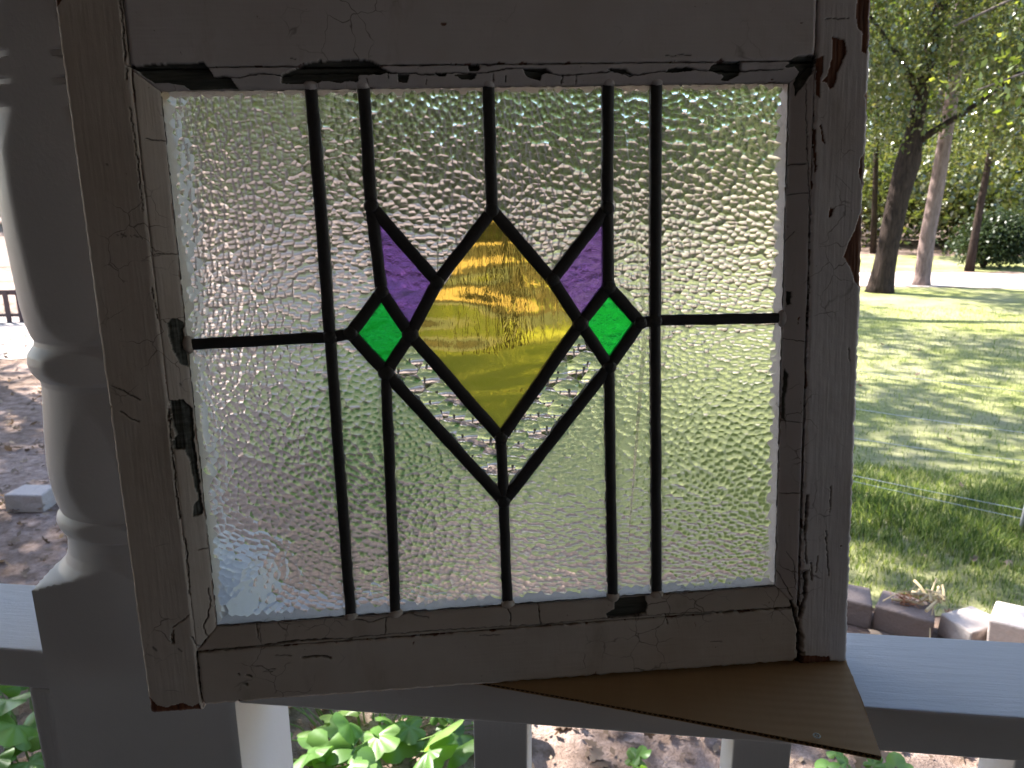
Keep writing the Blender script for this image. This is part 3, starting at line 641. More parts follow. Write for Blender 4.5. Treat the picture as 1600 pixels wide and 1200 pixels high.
relief('putty_strip', [(gx0, gz1), (gx1, gz1), (px1, pz1), (px0, pz1)], side_slope('t'), M['sash'], sash, GY-.0002, None, 13, 0.0005, True, grain='x', ragged=0.0005)
relief('putty_strip', [(px0, pz0), (px1, pz0), (gx1, gz0), (gx0, gz0)], side_slope('b'), M['sash_warm'], sash, GY-.0002, None, 14, 0.0005, True, grain='x', ragged=0.0004)

# --- panes
N_ = NODE
def inset(poly, d):
    n = len(poly); area = sum(poly[i][0]*poly[(i+1)%n][1]-poly[(i+1)%n][0]*poly[i][1] for i in range(n))
    s = 1 if area > 0 else -1; out = []
    for i in range(n):
        p0, p1, p2 = Vector(poly[i-1]), Vector(poly[i]), Vector(poly[(i+1)%n])
        a = (p1-p0).normalized(); b = (p2-p1).normalized()
        na, nb = Vector((-a.y, a.x))*s, Vector((-b.y, b.x))*s
        m = (na+nb); q = m.length_squared
        out.append(tuple(p1 + m*(2*d/q if q > .15 else d/0.15*.5)))
    return out, s
def pane(keys, mat, label=None, lime=None):
    key = dict(N_)
    poly = [key[k] for k in keys]
    # pull the outer points under the putty
    poly = [(min(max(x, -0.2045), 0.1995), z + (0.004 if z > 0.40 else (-0.0045 if z < 0.062 else 0))) for x, z in poly]
    poly = [((-0.2045 if x < -0.19 else (0.1995 if x > 0.19 else x)), z) for x, z in poly]
    poly, s = inset(poly, 0.0006)
    if s < 0: poly = poly[::-1]
    r1, _ = inset(poly, 0.0042); r2, _ = inset(poly, 0.0085)
    small = mat in ('green', 'purple')
    if small: r1, _ = inset(poly, 0.0034); r2, _ = inset(poly, 0.0050)
    n = len(poly); y0, y1 = GY, GY+0.0028
    v = [(x, y0, z) for x, z in poly] + [(x, y0, z) for x, z in r1] + [(x, y0, z) for x, z in r2] + [(x, y1, z) for x, z in poly]
    f = []; mi = []
    for i in range(n):
        j = (i+1) % n
        f += [[i, j, n+j, n+i], [n+i, n+j, 2*n+j, 2*n+i]]; mi += [0, 0]
        f.append([j, i, 3*n+i, 3*n+j]); mi.append(1)
    f.append([2*n+i for i in range(n)]); mi.append(0)
    f.append([3*n+i for i in range(n)][::-1]); mi.append(1)
    me = mesh_np('glass_pane', v, f, (M[mat], M[mat+'_back']), False, mi)
    A_ = me.attributes.new('edge', 'FLOAT', 'POINT'); A_.data.foreach_set('value', np.array([1]*n+[0.55]*n+[0]*n+[0]*n, np.float32))
    o = obj('glass_pane', me, sash)
    if label: o['label'] = label
    return o
PANES = [(['TL','A','J1','L'], 'clear'), (['L','J1','a','BL'], 'clear'), (['A','B','P1','lt','ll','J1'], 'clear'), (['J1','ll','lb','b','a'], 'clear'),
         (['B','C','bt','P2','P1'], 'clear'), (['C','D','Q1','Q2','bt'], 'clear'), (['D','E','J5','rr','rt','Q1'], 'clear'), (['E','TR','R','J5'], 'clear'),
         (['J5','R','BR','e'], 'clear'), (['rr','J5','e','d','rb'], 'clear'), (['lb','V','c','b'], 'clear'), (['V','rb','d','c'], 'clear')]
for k_, m_ in PANES: pane(k_, m_)
pane(['P1','P2','bl','lt'], 'purple', 'purple wing pane left of the amber diamond')
pane(['Q1','rt','br','Q2'], 'purple', 'purple wing pane right of the amber diamond')
pane(['lt','bl','lb','ll'], 'green', 'small green diamond pane left of the amber one')
pane(['rt','rr','rb','br'], 'green', 'small green diamond pane right of the amber one')
pane(['bt','br','bb','bl'], 'amber', 'large amber diamond pane in the middle')
pane(['bl','bb','V','lb'], 'pebble', 'clear pebbled pane under the left of the amber diamond')
pane(['br','rb','V','bb'], 'pebble', 'clear pebbled pane under the right of the amber diamond')

# --- lead cames
def came(p, q, w=0.0069, parent=sash):
    p, q = Vector(p), Vector(q); d = (q-p).normalized(); s = Vector((-d.y, d.x)); L_ = (q-p).length
    prof = [(-w/2, 0.0), (-w/2, -0.0009), (-w/2+0.0006, -0.0014), (-w*0.2, -0.0021), (w*0.2, -0.0021), (w/2-0.0006, -0.0014), (w/2, -0.0009), (w/2, 0.0)]
    nseg = max(2, int(L_/0.006)); v = []; f = []
    for k in range(nseg+1):
        t = k/nseg; c = p + (q-p)*t; wob = noise.noise(Vector((c.x*60, c.y*60, 1.7)))*0.00035
        wd = 1 + noise.noise(Vector((c.x*110, c.y*110, 9.1)))*0.07
        for a_, b_ in prof: 
            pt = c + s*(a_*wd+wob); v.append((pt.x, GY-0.0001+b_, pt.y))
        for a_, b_ in prof[::-1]:
            pt = c + s*(a_*wd+wob); v.append((pt.x, GY+0.0029-b_, pt.y))
    m = 2*len(prof)
    for k in range(nseg):
        for j in range(m): f.append([k*m+j, k*m+(j+1)%m, (k+1)*m+(j+1)%m, (k+1)*m+j])
    f.append(list(range(m))[::-1]); f.append([nseg*m+j for j in range(m)])
    me = mesh_np('lead_came', v, f, (M['lead'],), True); me.set_sharp_from_angle(angle=math.radians(50))
    return obj('lead_came', me, parent)
K = N_
CAMES = [(K['A'], K['J1']), (K['J1'], K['a']), (K['B'], K['P1']), (K['P1'], K['lt']), (K['lb'], K['b']), (K['C'], K['bt']), (K['bb'], K['V']), (K['V'], K['c']),
         (K['D'], K['Q1']), (K['Q1'], K['rt']), (K['rb'], K['d']), (K['E'], K['J5']), (K['J5'], K['e']), (K['L'], K['J1']), (K['J1'], K['ll']), (K['rr'], K['J5']), (K['J5'], K['R']),
         (K['bt'], K['P2']), (K['P2'], K['bl']), (K['bl'], K['bb']), (K['bt'], K['Q2']), (K['Q2'], K['br']), (K['br'], K['bb']),
         (K['lt'], K['ll']), (K['ll'], K['lb']), (K['lb'], K['bl']), (K['bl'], K['lt']), (K['rt'], K['rr']), (K['rr'], K['rb']), (K['rb'], K['br']), (K['br'], K['rt']),
         (K['P1'], K['P2']), (K['Q1'], K['Q2']), (K['lb'], K['V']), (K['V'], K['rb'])]
for i, (p, q) in enumerate(CAMES):
    w = 0.0075 if i in (0, 2, 5, 8, 11, 3, 9) else 0.0070
    if i in (13,): w = 0.0070
    if i >= 17: w = 0.0079
    came(p, q, w)
# solder at the joints
def solder(p, r):
    v = []; f = []; n = 14; rings = [(1.0, 0.0), (0.97, -0.0016), (0.80, -0.0024), (0.45, -0.0028)]
    for a_, b_ in rings:
        for k in range(n):
            t = 2*math.pi*k/n; rr = r*a_*(1+0.13*noise.noise(Vector((p[0]*90+math.cos(t), p[1]*90+math.sin(t), 2))))
            v.append((p[0]+rr*math.cos(t), GY-0.0002+b_, p[1]+rr*math.sin(t)))
    for i in range(len(rings)-1):
        for k in range(n): f.append([i*n+k, i*n+(k+1)%n, (i+1)*n+(k+1)%n, (i+1)*n+k])
    v.append((p[0], GY-0.0030, p[1])); c = len(v)-1
    for k in range(n): f.append([(len(rings)-1)*n+k, (len(rings)-1)*n+(k+1)%n, c])
    b0 = len(v)
    for k in range(n):
        t = 2*math.pi*k/n; v.append((p[0]+r*.9*math.cos(t), GY+0.0046, p[1]+r*.9*math.sin(t)))
    for k in range(n): f.append([k, b0+k, b0+(k+1)%n, (k+1)%n])
    f.append([b0+k for k in range(n)])
    obj('solder_joint', mesh_np('solder_joint', v, f, (M['solder'],), True), sash)
for k_ in ('J1','J5','lt','ll','lb','bt','bl','bb','br','rt','rb','rr','P1','P2','Q1','Q2','V'):
    solder(K[k_], 0.0048 if k_ not in ('bl', 'br', 'lb') else 0.0056)
# lumps of putty where the leads run under the frame
def lump(p, rx, rz, mat):
    v = []; f = []; n = 12; m = 6
    for i in range(m):
        a_ = math.pi/2*i/m
        for k in range(n):
            t = 2*math.pi*k/n; w = 1+0.25*noise.noise(Vector((p[0]*70+math.cos(t)*.8, p[1]*70+math.sin(t)*.8, i*.3)))
            v.append((p[0]+rx*w*math.cos(a_)*math.cos(t), GY-0.0036*math.sin(a_), p[1]+rz*w*math.cos(a_)*math.sin(t)))
    for i in range(m-1):
        for k in range(n): f.append([i*n+k, i*n+(k+1)%n, (i+1)*n+(k+1)%n, (i+1)*n+k])
    f.append([(m-1)*n+k for k in range(n)])
    obj('putty_lump', mesh_np('putty_lump', v, f, (M[mat],), True), sash)
for k_, dz in (('a', 0.0005), ('b', 0.0005), ('c', -0.0003), ('d', -0.0003), ('e', -0.0003)): lump((K[k_][0], K[k_][1]-0.0005), 0.0050, 0.0038, 'sash_warm')
for k_ in ('A', 'B', 'C', 'D', 'E'): lump((K[k_][0], K[k_][1]+0.001), 0.0052, 0.0034, 'sash')
lump((-0.1988, 0.2508), 0.0036, 0.0058, 'sash_warm'); lump((0.1940, 0.2520), 0.0036, 0.0058, 'sash')

# ------------------------------------------------------------------ cardboard under the sash
def mat_card():
    n = NT('brown_cardboard'); P = n.coord('Object')
    s = n.noise(n.coord('Object', (1, 0.1, 1)), 300.0, 3, 0.6); b = n.noise(P, 18.0, 3)
    c = n.mix(b, (0.44, 0.27, 0.13), (0.54, 0.35, 0.19)); c = n.mix(n.math('MULTIPLY', s, 0.3), c, (0.32, 0.19, 0.09))
    w = n.n('ShaderNodeTexWave', wave_type='BANDS', bands_direction='Y'); w.inputs['Scale'].default_value = 42.0; w.inputs['Distortion'].default_value = 0.6
    n.l(P, w.inputs['Vector'])
    n.surf(n.pbr(c, 0.75, n.bump(w.outputs['Fac'], 0.25, 0.0006), 0.2).outputs[0]); return n.m
M['card'] = mat_card(); M['card_in'] = mat_simple('cardboard_fluting', (0.12, 0.07, 0.035), 0.9, 0.1, 300)
CZ0 = RZ + 0.0004
card = thing('cardboard_sheet', 'torn brown corrugated cardboard wedge between the sash and the porch rail', 'cardboard', (0.10, 0.46, CZ0))
cp = [(-0.1300, 0.4604), (0.1836, 0.4104), (0.1935, 0.5350), (-0.1300, 0.5350)]
def card_layer(name, z0, z1, mat):
    m = MB(); k = 60; top = []; 
    for i in range(4):
        p, q = cp[i], cp[(i+1) % 4]
        for j in range(k if i in (0, 1) else 1):
            t = j/(k if i in (0, 1) else 1); x = p[0]+(q[0]-p[0])*t; y = p[1]+(q[1]-p[1])*t
            if i in (0, 1): y += noise.noise(Vector((x*120, y*120, z0*500)))*0.0005; x += noise.noise(Vector((x*90, y*150, 4)))*0.0006*(i == 1)
            top.append((x-0.10, y-0.46))
    n = len(top); bend = lambda x, y: -max(0.0, (YF - 0.46) - y)*0.09*max(0, x+0.1)/0.2
    sc_ = lambda x: 0.80 + max(0, x+0.1)/0.19*0.42      # crushed towards its thin end
    v = [(x, y, z1*sc_(x)+bend(x, y)) for x, y in top] + [(x, y, z0*sc_(x)+bend(x, y)) for x, y in top]
    f = [list(range(n)), [n+i for i in range(n)][::-1]] + [[(i+1) % n, i, n+i, n+(i+1) % n] for i in range(n)]
    m.add(v, f); return m.build(name, mat, card)
card_layer('bottom_liner', 0.0, 0.0004, M['card']); card_layer('top_liner', 0.0026, 0.0030, M['card'])
m = MB(); p, q = Vector((*cp[0], 0)), Vector((*cp[1], 0)); dd = (q-p).normalized(); nn = Vector((dd.y, -dd.x, 0)); nfl = 90
v = []; f = []
for i in range(nfl*6+1):
    t = i/(nfl*6); c = p+(q-p)*t - nn*0.0004; hgt = (0.0015+0.00105*math.sin(2*math.pi*t*nfl))*(0.80 + max(0, c.x)/0.19*0.42)
    bz = -max(0.0, YF - c.y)*0.09*max(0, c.x)/0.2
    v += [(c.x-0.10, c.y-0.46, hgt+bz), (c.x-0.10-nn.x*0.012, c.y-0.46-nn.y*0.012, hgt+bz)]
f = [[2*i, 2*i+2, 2*i+3, 2*i+1] for i in range(nfl*6)]
m.add(v, f); o = m.build('corrugated_core', M['card_in'], card)
sm_ = o.modifiers.new('thickness', 'SOLIDIFY'); sm_.thickness = 0.0003
# a small dried ring of glue on the cardboard
rg = MB(); rg.tube([(0.0472+0.0020*math.cos(t), -0.0401+0.0020*math.sin(t), 0.00345) for t in np.linspace(0, 2*math.pi, 25)], [0.0005]*25, 6, False)
rg.tube([(0.0472, -0.0401, 0.0028), (0.0472, -0.0401, 0.0038)], [0.0007, 0.0005], 8)
M['glue'] = mat_simple('dried_glue', (0.55, 0.55, 0.52), 0.3, 0.5)
rg.build('glue_ring', M['glue'], card, True)

# ------------------------------------------------------------------ edging blocks along the bed
def block_mesh(lx, ly, lz, taper=0.86, seed=0, mat='block'):
    """retaining-wall block: narrower at the back, worn arrises, rough split face"""
    import bmesh
    bm = bmesh.new(); bmesh.ops.create_cube(bm, size=1.0)
    for v in bm.verts:
        t = taper if v.co.y > 0 else 1.0
        v.co = Vector((v.co.x*lx*t, v.co.y*ly, (v.co.z+0.5)*lz))
    bmesh.ops.bevel(bm, geom=list(bm.edges), offset=0.007, segments=2, profile=0.5, affect='EDGES')
    bmesh.ops.subdivide_edges(bm, edges=[e for e in bm.edges if e.calc_length() > 0.03], cuts=5, use_grid_fill=True)
    for v in bm.verts:
        p = v.co*28 + Vector((seed*3.1, 0, 0)); v.co += Vector((noise.noise(p), noise.noise(p+Vector((9, 0, 0))), noise.noise(p+Vector((0, 9, 0)))))*0.0028
    me = bpy.data.meshes.new('edging_block'); bm.to_mesh(me); bm.free(); me.materials.append(M[mat]); return me
def edging(x, y, rz, label, mat='block', dims=(0.20, 0.13, 0.10), z=0.0, tilt=(0, 0), seed=0):
    o = obj('edging_block', block_mesh(*dims, seed=seed, mat=mat), None, (x, y, z), (tilt[0], tilt[1], rz))
    return tag(o, label, 'edging block', 'concrete blocks edging the lawn')
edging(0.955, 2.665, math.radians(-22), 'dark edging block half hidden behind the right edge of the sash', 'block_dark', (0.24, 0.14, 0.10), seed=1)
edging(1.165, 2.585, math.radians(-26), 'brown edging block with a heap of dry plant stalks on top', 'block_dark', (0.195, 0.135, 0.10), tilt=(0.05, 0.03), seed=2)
edging(1.375, 2.535, math.radians(31), 'low pinkish edging block between the brown one and the pale one', 'block', (0.20, 0.13, 0.085), tilt=(0.0, 0.06), seed=3)
edging(1.530, 2.435, math.radians(-27), 'palest edging block, tipped up at the right end of the row', 'block_pale', (0.27, 0.15, 0.10), z=0.055, tilt=(0.05, -0.05), seed=4)
ub = MB(); 
edging(1.60, 2.47, math.radians(-20), 'edging block under the pale tipped one', 'block', (0.27, 0.14, 0.056), seed=14)
edging(1.84, 2.40, math.radians(-24), 'edging block to the right of the pale tipped one', 'block', (0.20, 0.13, 0.10), seed=5)
edging(-2.865, 3.265, math.radians(4), 'lone concrete block beyond the left of the post', 'block', (0.20, 0.14, 0.10), seed=6)
for i, (x, y, r) in enumerate([(0.70, 2.75, -14), (0.46, 2.80, -10), (0.22, 2.84, -9), (-0.02, 2.88, -12), (-0.26, 2.96, -20), (-0.48, 3.06, -26)]):
    edging(x, y, math.radians(r), 'edging block in the row seen blurred through the textured glass', 'block', (0.21, 0.13, 0.10), seed=20+i)

# ------------------------------------------------------------------ fallen leaves, grass
def leaf_cloud(name, centres, normals_up, sizes, mat, tone, curl=0.25, shape='oak', yaw=None, upjit=0.35):
    """many small leaves as one mesh; each leaf is a fan of a few triangles"""
    if shape == 'oak':
        out = [(0, -.5), (.16, -.32), (.12, -.2), (.34, -.05), (.2, .06), (.3, .26), (.12, .3), (0, .52), (-.12, .3), (-.3, .26), (-.2, .06), (-.34, -.05), (-.12, -.2), (-.16, -.32)]
    elif shape == 'blade': out = [(0, -.5), (.26, -.12), (.2, .2), (0, .5), (-.2, .2), (-.26, -.12)]
    else: out = [(0, -.5), (.3, 0), (0, .5), (-.3, 0)]
    out = np.array(out); k = len(out); n = len(centres)
    a = rng.random(n)*2*math.pi if yaw is None else yaw
    c, s = np.cos(a), np.sin(a)
    N = normals_up + rng.normal(0, upjit, (n, 3)); N /= np.linalg.norm(N, axis=1)[:, None]
    X = np.stack([c, s, np.zeros(n)], 1); X -= N*np.sum(X*N, 1)[:, None]; X /= np.linalg.norm(X, axis=1)[:, None]; Y = np.cross(N, X)
    cu = (rng.random(n)*2-0.6)*curl
    V = centres[:, None, :] + sizes[:, None, None]*(out[None, :, 0, None]*X[:, None, :] + out[None, :, 1, None]*Y[:, None, :] + (cu[:, None]*(out[None, :, 0]**2*5+out[None, :, 1]**2*2))[:, :, None]*N[:, None, :])
    V = V.reshape(-1, 3); base = np.arange(n)*k
    if k == 4: F = base[:, None] + np.arange(4)[None]; F = F.astype(int)
    else:
        V = np.concatenate([V.reshape(n, k, 3), centres[:, None, :]], 1).reshape(-1, 3); base = np.arange(n)*(k+1)
        F = np.stack([np.stack([base+i, base+(i+1) % k, base+k], 1) for i in range(k)], 1).reshape(-1, 3)
    me = mesh_np(name, V, F, (mat,))
    per = V.shape[0]//n; A_ = me.attributes.new('tone', 'FLOAT', 'POINT'); A_.data.foreach_set('value', np.repeat(tone, per).astype(np.float32))
    return me

UP = np.array([0., 0., 1.])
def edge_y(x): return np.interp(x, [p[0] for p in edge_curve], [p[1] for p in edge_curve])
def in_lawn(x, y):
    return in_poly(x, y, lawn_out)
# leaf litter over the bed, thinner on the lawn
n = 6500; x = rng.uniform(-6.5, 3.6, n); y = 0.7 + 7.5*rng.random(n)**1.3
keep = (~in_lawn(x, y)) | (rng.random(n) < np.where(y < edge_y(x)+0.75, 0.30, 0.05))
dens = vnoise(x, y, 1.3, 77, 3) > -0.35; keep &= dens | (rng.random(n) < 0.3); x, y = x[keep], y[keep]; n = len(x)
cen = np.stack([x, y, 0.012+0.02*rng.random(n)], 1)
tag(obj('fallen_leaves', leaf_cloud('fallen_leaves', cen, np.tile(UP, (n, 1)), rng.uniform(0.025, 0.07, n), M['dry'], rng.random(n), 0.5, 'oak')), 'brown fallen leaves littering the bed and the bare ground', kind='stuff')
# twigs and bark chips in the bed
n = 5200; x = rng.uniform(-4.5, 2.6, n); y = rng.uniform(0.8, 4.2, n); k_ = ~in_lawn(x, y); x, y = x[k_], y[k_]; n = len(x)
cen = np.stack([x, y, 0.008+0.008*rng.random(n)], 1)
me = leaf_cloud('bark_chips', cen, np.tile(UP, (n, 1)), rng.uniform(0.01, 0.035, n), M['dry'], rng.random(n)*0.8, 0.2, 'kite')
tag(obj('bark_chips', me), 'bark chips and twigs scattered over the bed', kind='stuff')

def grass(name, x, y, h, mat, label, tone):
    n = len(x); a = rng.random(n)*2*math.pi; lean = rng.uniform(0.1, 0.75, n)*h; b = a+rng.normal(0, .6, n); w = rng.uniform(0.0018, 0.0042, n)*(0.6+h*5)
    base = np.stack([x, y, np.full(n, 0.002)], 1); side = np.stack([np.cos(a), np.sin(a), 0*a], 1)*w[:, None]
    fw = np.stack([np.cos(b), np.sin(b), 0*b], 1)
    mid = base + fw*(lean*0.35)[:, None] + UP*(h*0.62)[:, None]; tip = base + fw*lean[:, None] + UP*(h*0.95)[:, None]
    V = np.stack([base-side, base+side, mid+side*.7, mid-side*.7, tip], 1).reshape(-1, 3); i = np.arange(n)*5
    F = np.concatenate([np.stack([i, i+1, i+2], 1), np.stack([i, i+2, i+3], 1), np.stack([i+3, i+2, i+4], 1)])
    me = mesh_np(name, V, F, (mat,)); A_ = me.attributes.new('tone', 'FLOAT', 'POINT'); A_.data.foreach_set('value', np.repeat(tone, 5).astype(np.float32))
    return tag(obj(name, me), label, kind='stuff')
n = 30000; x = rng.uniform(0.6, 3.4, n); y = edge_y(x) + 0.10 + 1.6*rng.random(n)**1.25
tall = np.clip(1.25 - np.abs(y-edge_y(x)-0.95)/0.62, 0.18, 1)
kp = rng.random(n) < np.clip((y-edge_y(x))/0.7, 0.22, 1); x, y, tall = x[kp], y[kp], tall[kp]; n = len(x)
clump = np.clip(vnoise(x, y, 5, 5, 3)*0.9+0.55, 0.1, 1.2)
grass('tall_grass', x, y, (0.035+0.075*tall*clump)*rng.uniform(.6, 1.15, n), M['grass'], 'longer green grass growing behind the edging blocks', np.clip(rng.random(n)**1.4*0.8 + (1-tall)*0.25, 0, 1))
n = 62000; x = rng.uniform(-1.6, 8.5, n); y = 2.5 + 8.5*rng.random(n)**1.45; k_ = in_lawn(x, y); x, y = x[k_], y[k_]; n = len(x)
grass('short_grass', x, y, rng.uniform(0.018, 0.05, n), M['grass'], 'short lawn grass, green and straw coloured', np.clip(rng.random(n)*0.75+0.15*(vnoise(x, y, 1.2, 9, 2) > 0)+0.1, 0, 1))

# single dry leaves one can point at
def big_leaf(x, y, z, size, label, rz, tone=0.8, tilt=(0.1, 0.1)):
    me = leaf_cloud('dry_leaf', np.zeros((1, 3)), UP[None], np.array([size]), M['dry'], np.array([tone]), 0.9, 'oak', np.zeros(1), 0.01)
    o = obj('dry_leaf', me, None, (x, y, z), (*tilt, rz)); tag(o, label, 'leaf', 'single dry leaves')
big_leaf(1.03, 2.44, 0.05, 0.095, 'large tan dry leaf lying in front of the brown edging block', 0.5, 0.7, (0.35, -0.2))
big_leaf(1.27, 2.42, 0.055, 0.10, 'curled tan leaf caught between the brown block and the pinkish block', 1.8, 0.9, (0.7, 0.3))
big_leaf(0.33, 1.93, 0.03, 0.12, 'tan lobed leaf on the dark ground beside the second baluster', 0.3, 0.75, (0.2, 0.1))
big_leaf(0.50, 1.86, 0.03, 0.09, 'brown curled leaf on the ground right of the second baluster', 2.3, 0.6, (0.3, 0.4))
big_leaf(2.47, 4.15, 0.04, 0.07, 'small orange-red leaf lying on the sunlit lawn', 0.9, 0.3, (0.2, 0.1))

# heap of dry stalks on the brown block
heap = thing('dry_stalk_heap', 'heap of pale dry plant stalks and rusty seed heads on the brown edging block', 'dry stalks', (1.215, 2.60, 0.101))
M['straw'] = mat_simple('straw', (0.42, 0.33, 0.20), 0.8, 0.2, 120); M['rust'] = mat_simple('rusty_stalks', (0.25, 0.11, 0.06), 0.85, 0.1, 120)
r2 = random.Random(5)
for i in range(16):
    a_ = r2.uniform(0, 6.28); L_ = r2.uniform(0.05, 0.11); x_, y_ = 0.03+r2.gauss(0, .022), r2.gauss(0, .022); z_ = 0.008+r2.random()*0.045
    m = MB(); r_ = r2.uniform(0.004, 0.0075); dz = r2.uniform(-.01, .035)
    m.tube([(x_, y_, z_), (x_+math.cos(a_)*L_*.5, y_+math.sin(a_)*L_*.5, z_+dz*.6+.004), (x_+math.cos(a_)*L_, y_+math.sin(a_)*L_, z_+dz)], [r_, r_*0.8, r_*0.9], 6)
    m.build('stalk', M['straw'], heap)
m = MB()
for i in range(70):
    a_ = r2.uniform(0, 6.28); L_ = r2.uniform(0.02, 0.05); p = Vector((-0.045+r2.gauss(0, .02), -0.01+r2.gauss(0, .018), r2.random()*0.03))
    m.tube([p, p+Vector((math.cos(a_)*L_, math.sin(a_)*L_, r2.uniform(-.005, .02)))], [0.0014, 0.0008], 4)
o = m.build('seed_head', M['rust'], heap)
m = MB(); m.tube([(-0.15, -0.06, 0.03), (-0.09, -0.03, 0.05), (-0.03, 0.0, 0.045), (0.0, 0.03, 0.06)], [.002, .0018, .0016, .001], 5); m.build('stalk', M['straw'], heap)
m = MB(); m.tube([(-0.02, -0.17, -0.07), (0.0, -0.11, -0.03), (0.03, -0.05, 0.02), (0.05, 0.0, 0.03)], [.0022, .002, .0018, .001], 5); m.build('stalk', M['straw'], heap)

# ------------------------------------------------------------------ broad leaved plants in the bed
def lobed_leaf_mesh(name, size, lobes=5, seed=0):
    """palmate leaf with folded veins, stalk joint at the origin, leaf along +y"""
    r = random.Random(seed); ring = []; n = lobes*6+1
    for i in range(n):
        t = i/(n-1); ang = math.radians(-152 + 304*t); lob = abs(math.cos(math.pi*lobes*t*1.0 - math.pi*0.5*(1)))
        rad = 0.40 + 0.22*(abs(math.sin(math.pi*lobes*t))**0.8) + 0.10*math.cos(ang) + r.uniform(-.015, .015)
        ring.append((rad*math.sin(ang), rad*math.cos(ang)))
    v = [(0, 0, 0)]; rows = [0.35, 0.7, 1.0]
    for q in rows:
        for i, (x_, y_) in enumerate(ring):
            t = i/(n-1); fold = math.cos(2*math.pi*lobes*t)
            z_ = q*q*0.10*(-1) + 0.035*q*(-fold) + 0.03*math.sin(7*x_*q+seed)*q
            v.append((x_*q, y_*q, z_))
    f = [[0, 1+i, 2+i] for i in range(n-1)]
    for k in range(len(rows)-1):
        for i in range(n-1): f.append([1+k*n+i, 1+(k+1)*n+i, 1+(k+1)*n+i+1, 1+k*n+i+1])
    v = [(x_*size, y_*size, z_*size) for x_, y_, z_ in v]
    me = mesh_np(name, v, f, (M['leaf_vine'],), True)
    A_ = me.attributes.new('tone', 'FLOAT', 'POINT'); A_.data.foreach_set('value', np.full(len(v), (seed % 5)/5+.1, np.float32)); return me
LEAFM = [lobed_leaf_mesh('leaf', 1.0, 5 if i % 2 else 3, i) for i in range(6)]
def plant(name, label, loc, spread, nleaf, size, height, seed, cat='plant', el=1.0, skew=0.0, group=None):
    t = thing(name, label, cat, loc, 0.0, group); r = random.Random(seed)
    for i in range(nleaf):
        a_ = r.uniform(0, 6.283); rr = spread*math.sqrt(r.random()); x_, y_ = rr*math.cos(a_)*el, rr*math.sin(a_); h_ = height*(0.45+0.6*r.random())*(1.0-0.35*rr/spread)
        bx, by = x_*0.45, y_*0.45
        m = MB(); m.tube([(bx, by, -0.01), (bx*.6+x_*.4, by*.6+y_*.4, h_*.6), (x_, y_, h_)], [0.0028, 0.0022, 0.0016], 5)
        m.build('stem', M['stem'], t)
        s_ = size*r.uniform(0.6, 1.2)
        o = obj('leaf', LEAFM[r.randrange(6)], t, (x_, y_, h_), (r.gauss(0.25, .4), r.gauss(0, .4), a_-1.57+r.gauss(0, .6)), s_)
    return t
plant('vine_plant', 'leafy green vine with broad lobed leaves below the rail beside the post', (-0.62, 1.78, 0.0), 0.36, 78, 0.105, 0.20, 11, el=1.05)
plant('vine_plant', 'leafy green vine left of the post block at the bottom left corner', (-1.62, 1.68, 0.0), 0.42, 62, 0.105, 0.22, 12)
plant('seedling', 'small pale green seedling on bare ground between the two balusters', (0.150, 1.73, 0.0), 0.035, 5, 0.055, 0.085, 13)
plant('seedling', 'low yellow-green sprout under the cardboard corner', (0.76, 1.74, 0.0), 0.14, 14, 0.06, 0.07, 14)
plant('seedling', 'small green sprout on the ground right of the second baluster', (0.40, 1.98, 0.0), 0.05, 4, 0.06, 0.05, 15)
plant('leafy_bush', 'bright green leafy bush seen blurred through the lower left glass', (-1.20, 3.55, 0.0), 0.30, 70, 0.11, 0.50, 16, 'bush')
plant('leafy_bush', 'low bush with dark leaves at the left edge of the picture', (-3.25, 3.05, 0.0), 0.22, 30, 0.08, 0.20, 17, 'bush')

# ------------------------------------------------------------------ wire fence on the right
wf = thing('wire_fence', 'thin wire garden fence with a grey post at the right edge of the picture', 'fence', (2.02, 3.45, 0.0))
m = MB(); m.tube([(0, 0, 0), (0.012, 0.0, 0.22), (0.05, -0.01, 0.80)], [0.013, 0.013, 0.013], 8); m.build('post', M['metal_post'], wf, True)
m = MB(); m.tube([(-1.653, 1.102, 0), (-1.653, 1.102, 0.80)], [0.013, 0.013], 8); m.build('post', M['metal_post'], wf, True)
for h0, h1, sag in ((0.085, 0.10, 0.01), (0.13, 0.115, 0.012), (0.37, 0.36, 0.05), (0.50, 0.49, 0.02), (0.69, 0.70, 0.015)):
    m = MB(); A_ = Vector((0.0, 0, h0)); B_ = Vector((-1.653, 1.102, h1)); C_ = Vector((1.4, -0.7, h0))
    pts = [A_.lerp(B_, t)-Vector((0, 0, sag*4*t*(1-t))) for t in np.linspace(1, 0, 14)] + [A_.lerp(C_, t)-Vector((0, 0, sag*4*t*(1-t))) for t in np.linspace(0.07, 1, 10)]
    m.tube(pts, [0.0014]*len(pts), 5); m.build('wire', M['wire'], wf)

# low dark fence far on the left
lf = thing('picket_fence', 'low dark wooden picket fence far away at the left edge', 'fence', (-7.6, 8.6, 0.0), math.radians(12))
m = MB(); m.box(-1.6, 1.1, -0.02, 0.02, 0.36, 0.42); m.build('rail', M['fence_wood'], lf)
m = MB(); m.box(-1.6, 1.1, -0.02, 0.02, 0.08, 0.12); m.build('rail', M['fence_wood'], lf)
pm = MB(); pm.box(-0.03, 0.03, -0.035, -0.021, 0.0, 0.40); pme = pm.mesh('picket', M['fence_wood'])
for i in range(18): obj('picket', pme, lf, (-1.55+i*0.155, 0, 0))

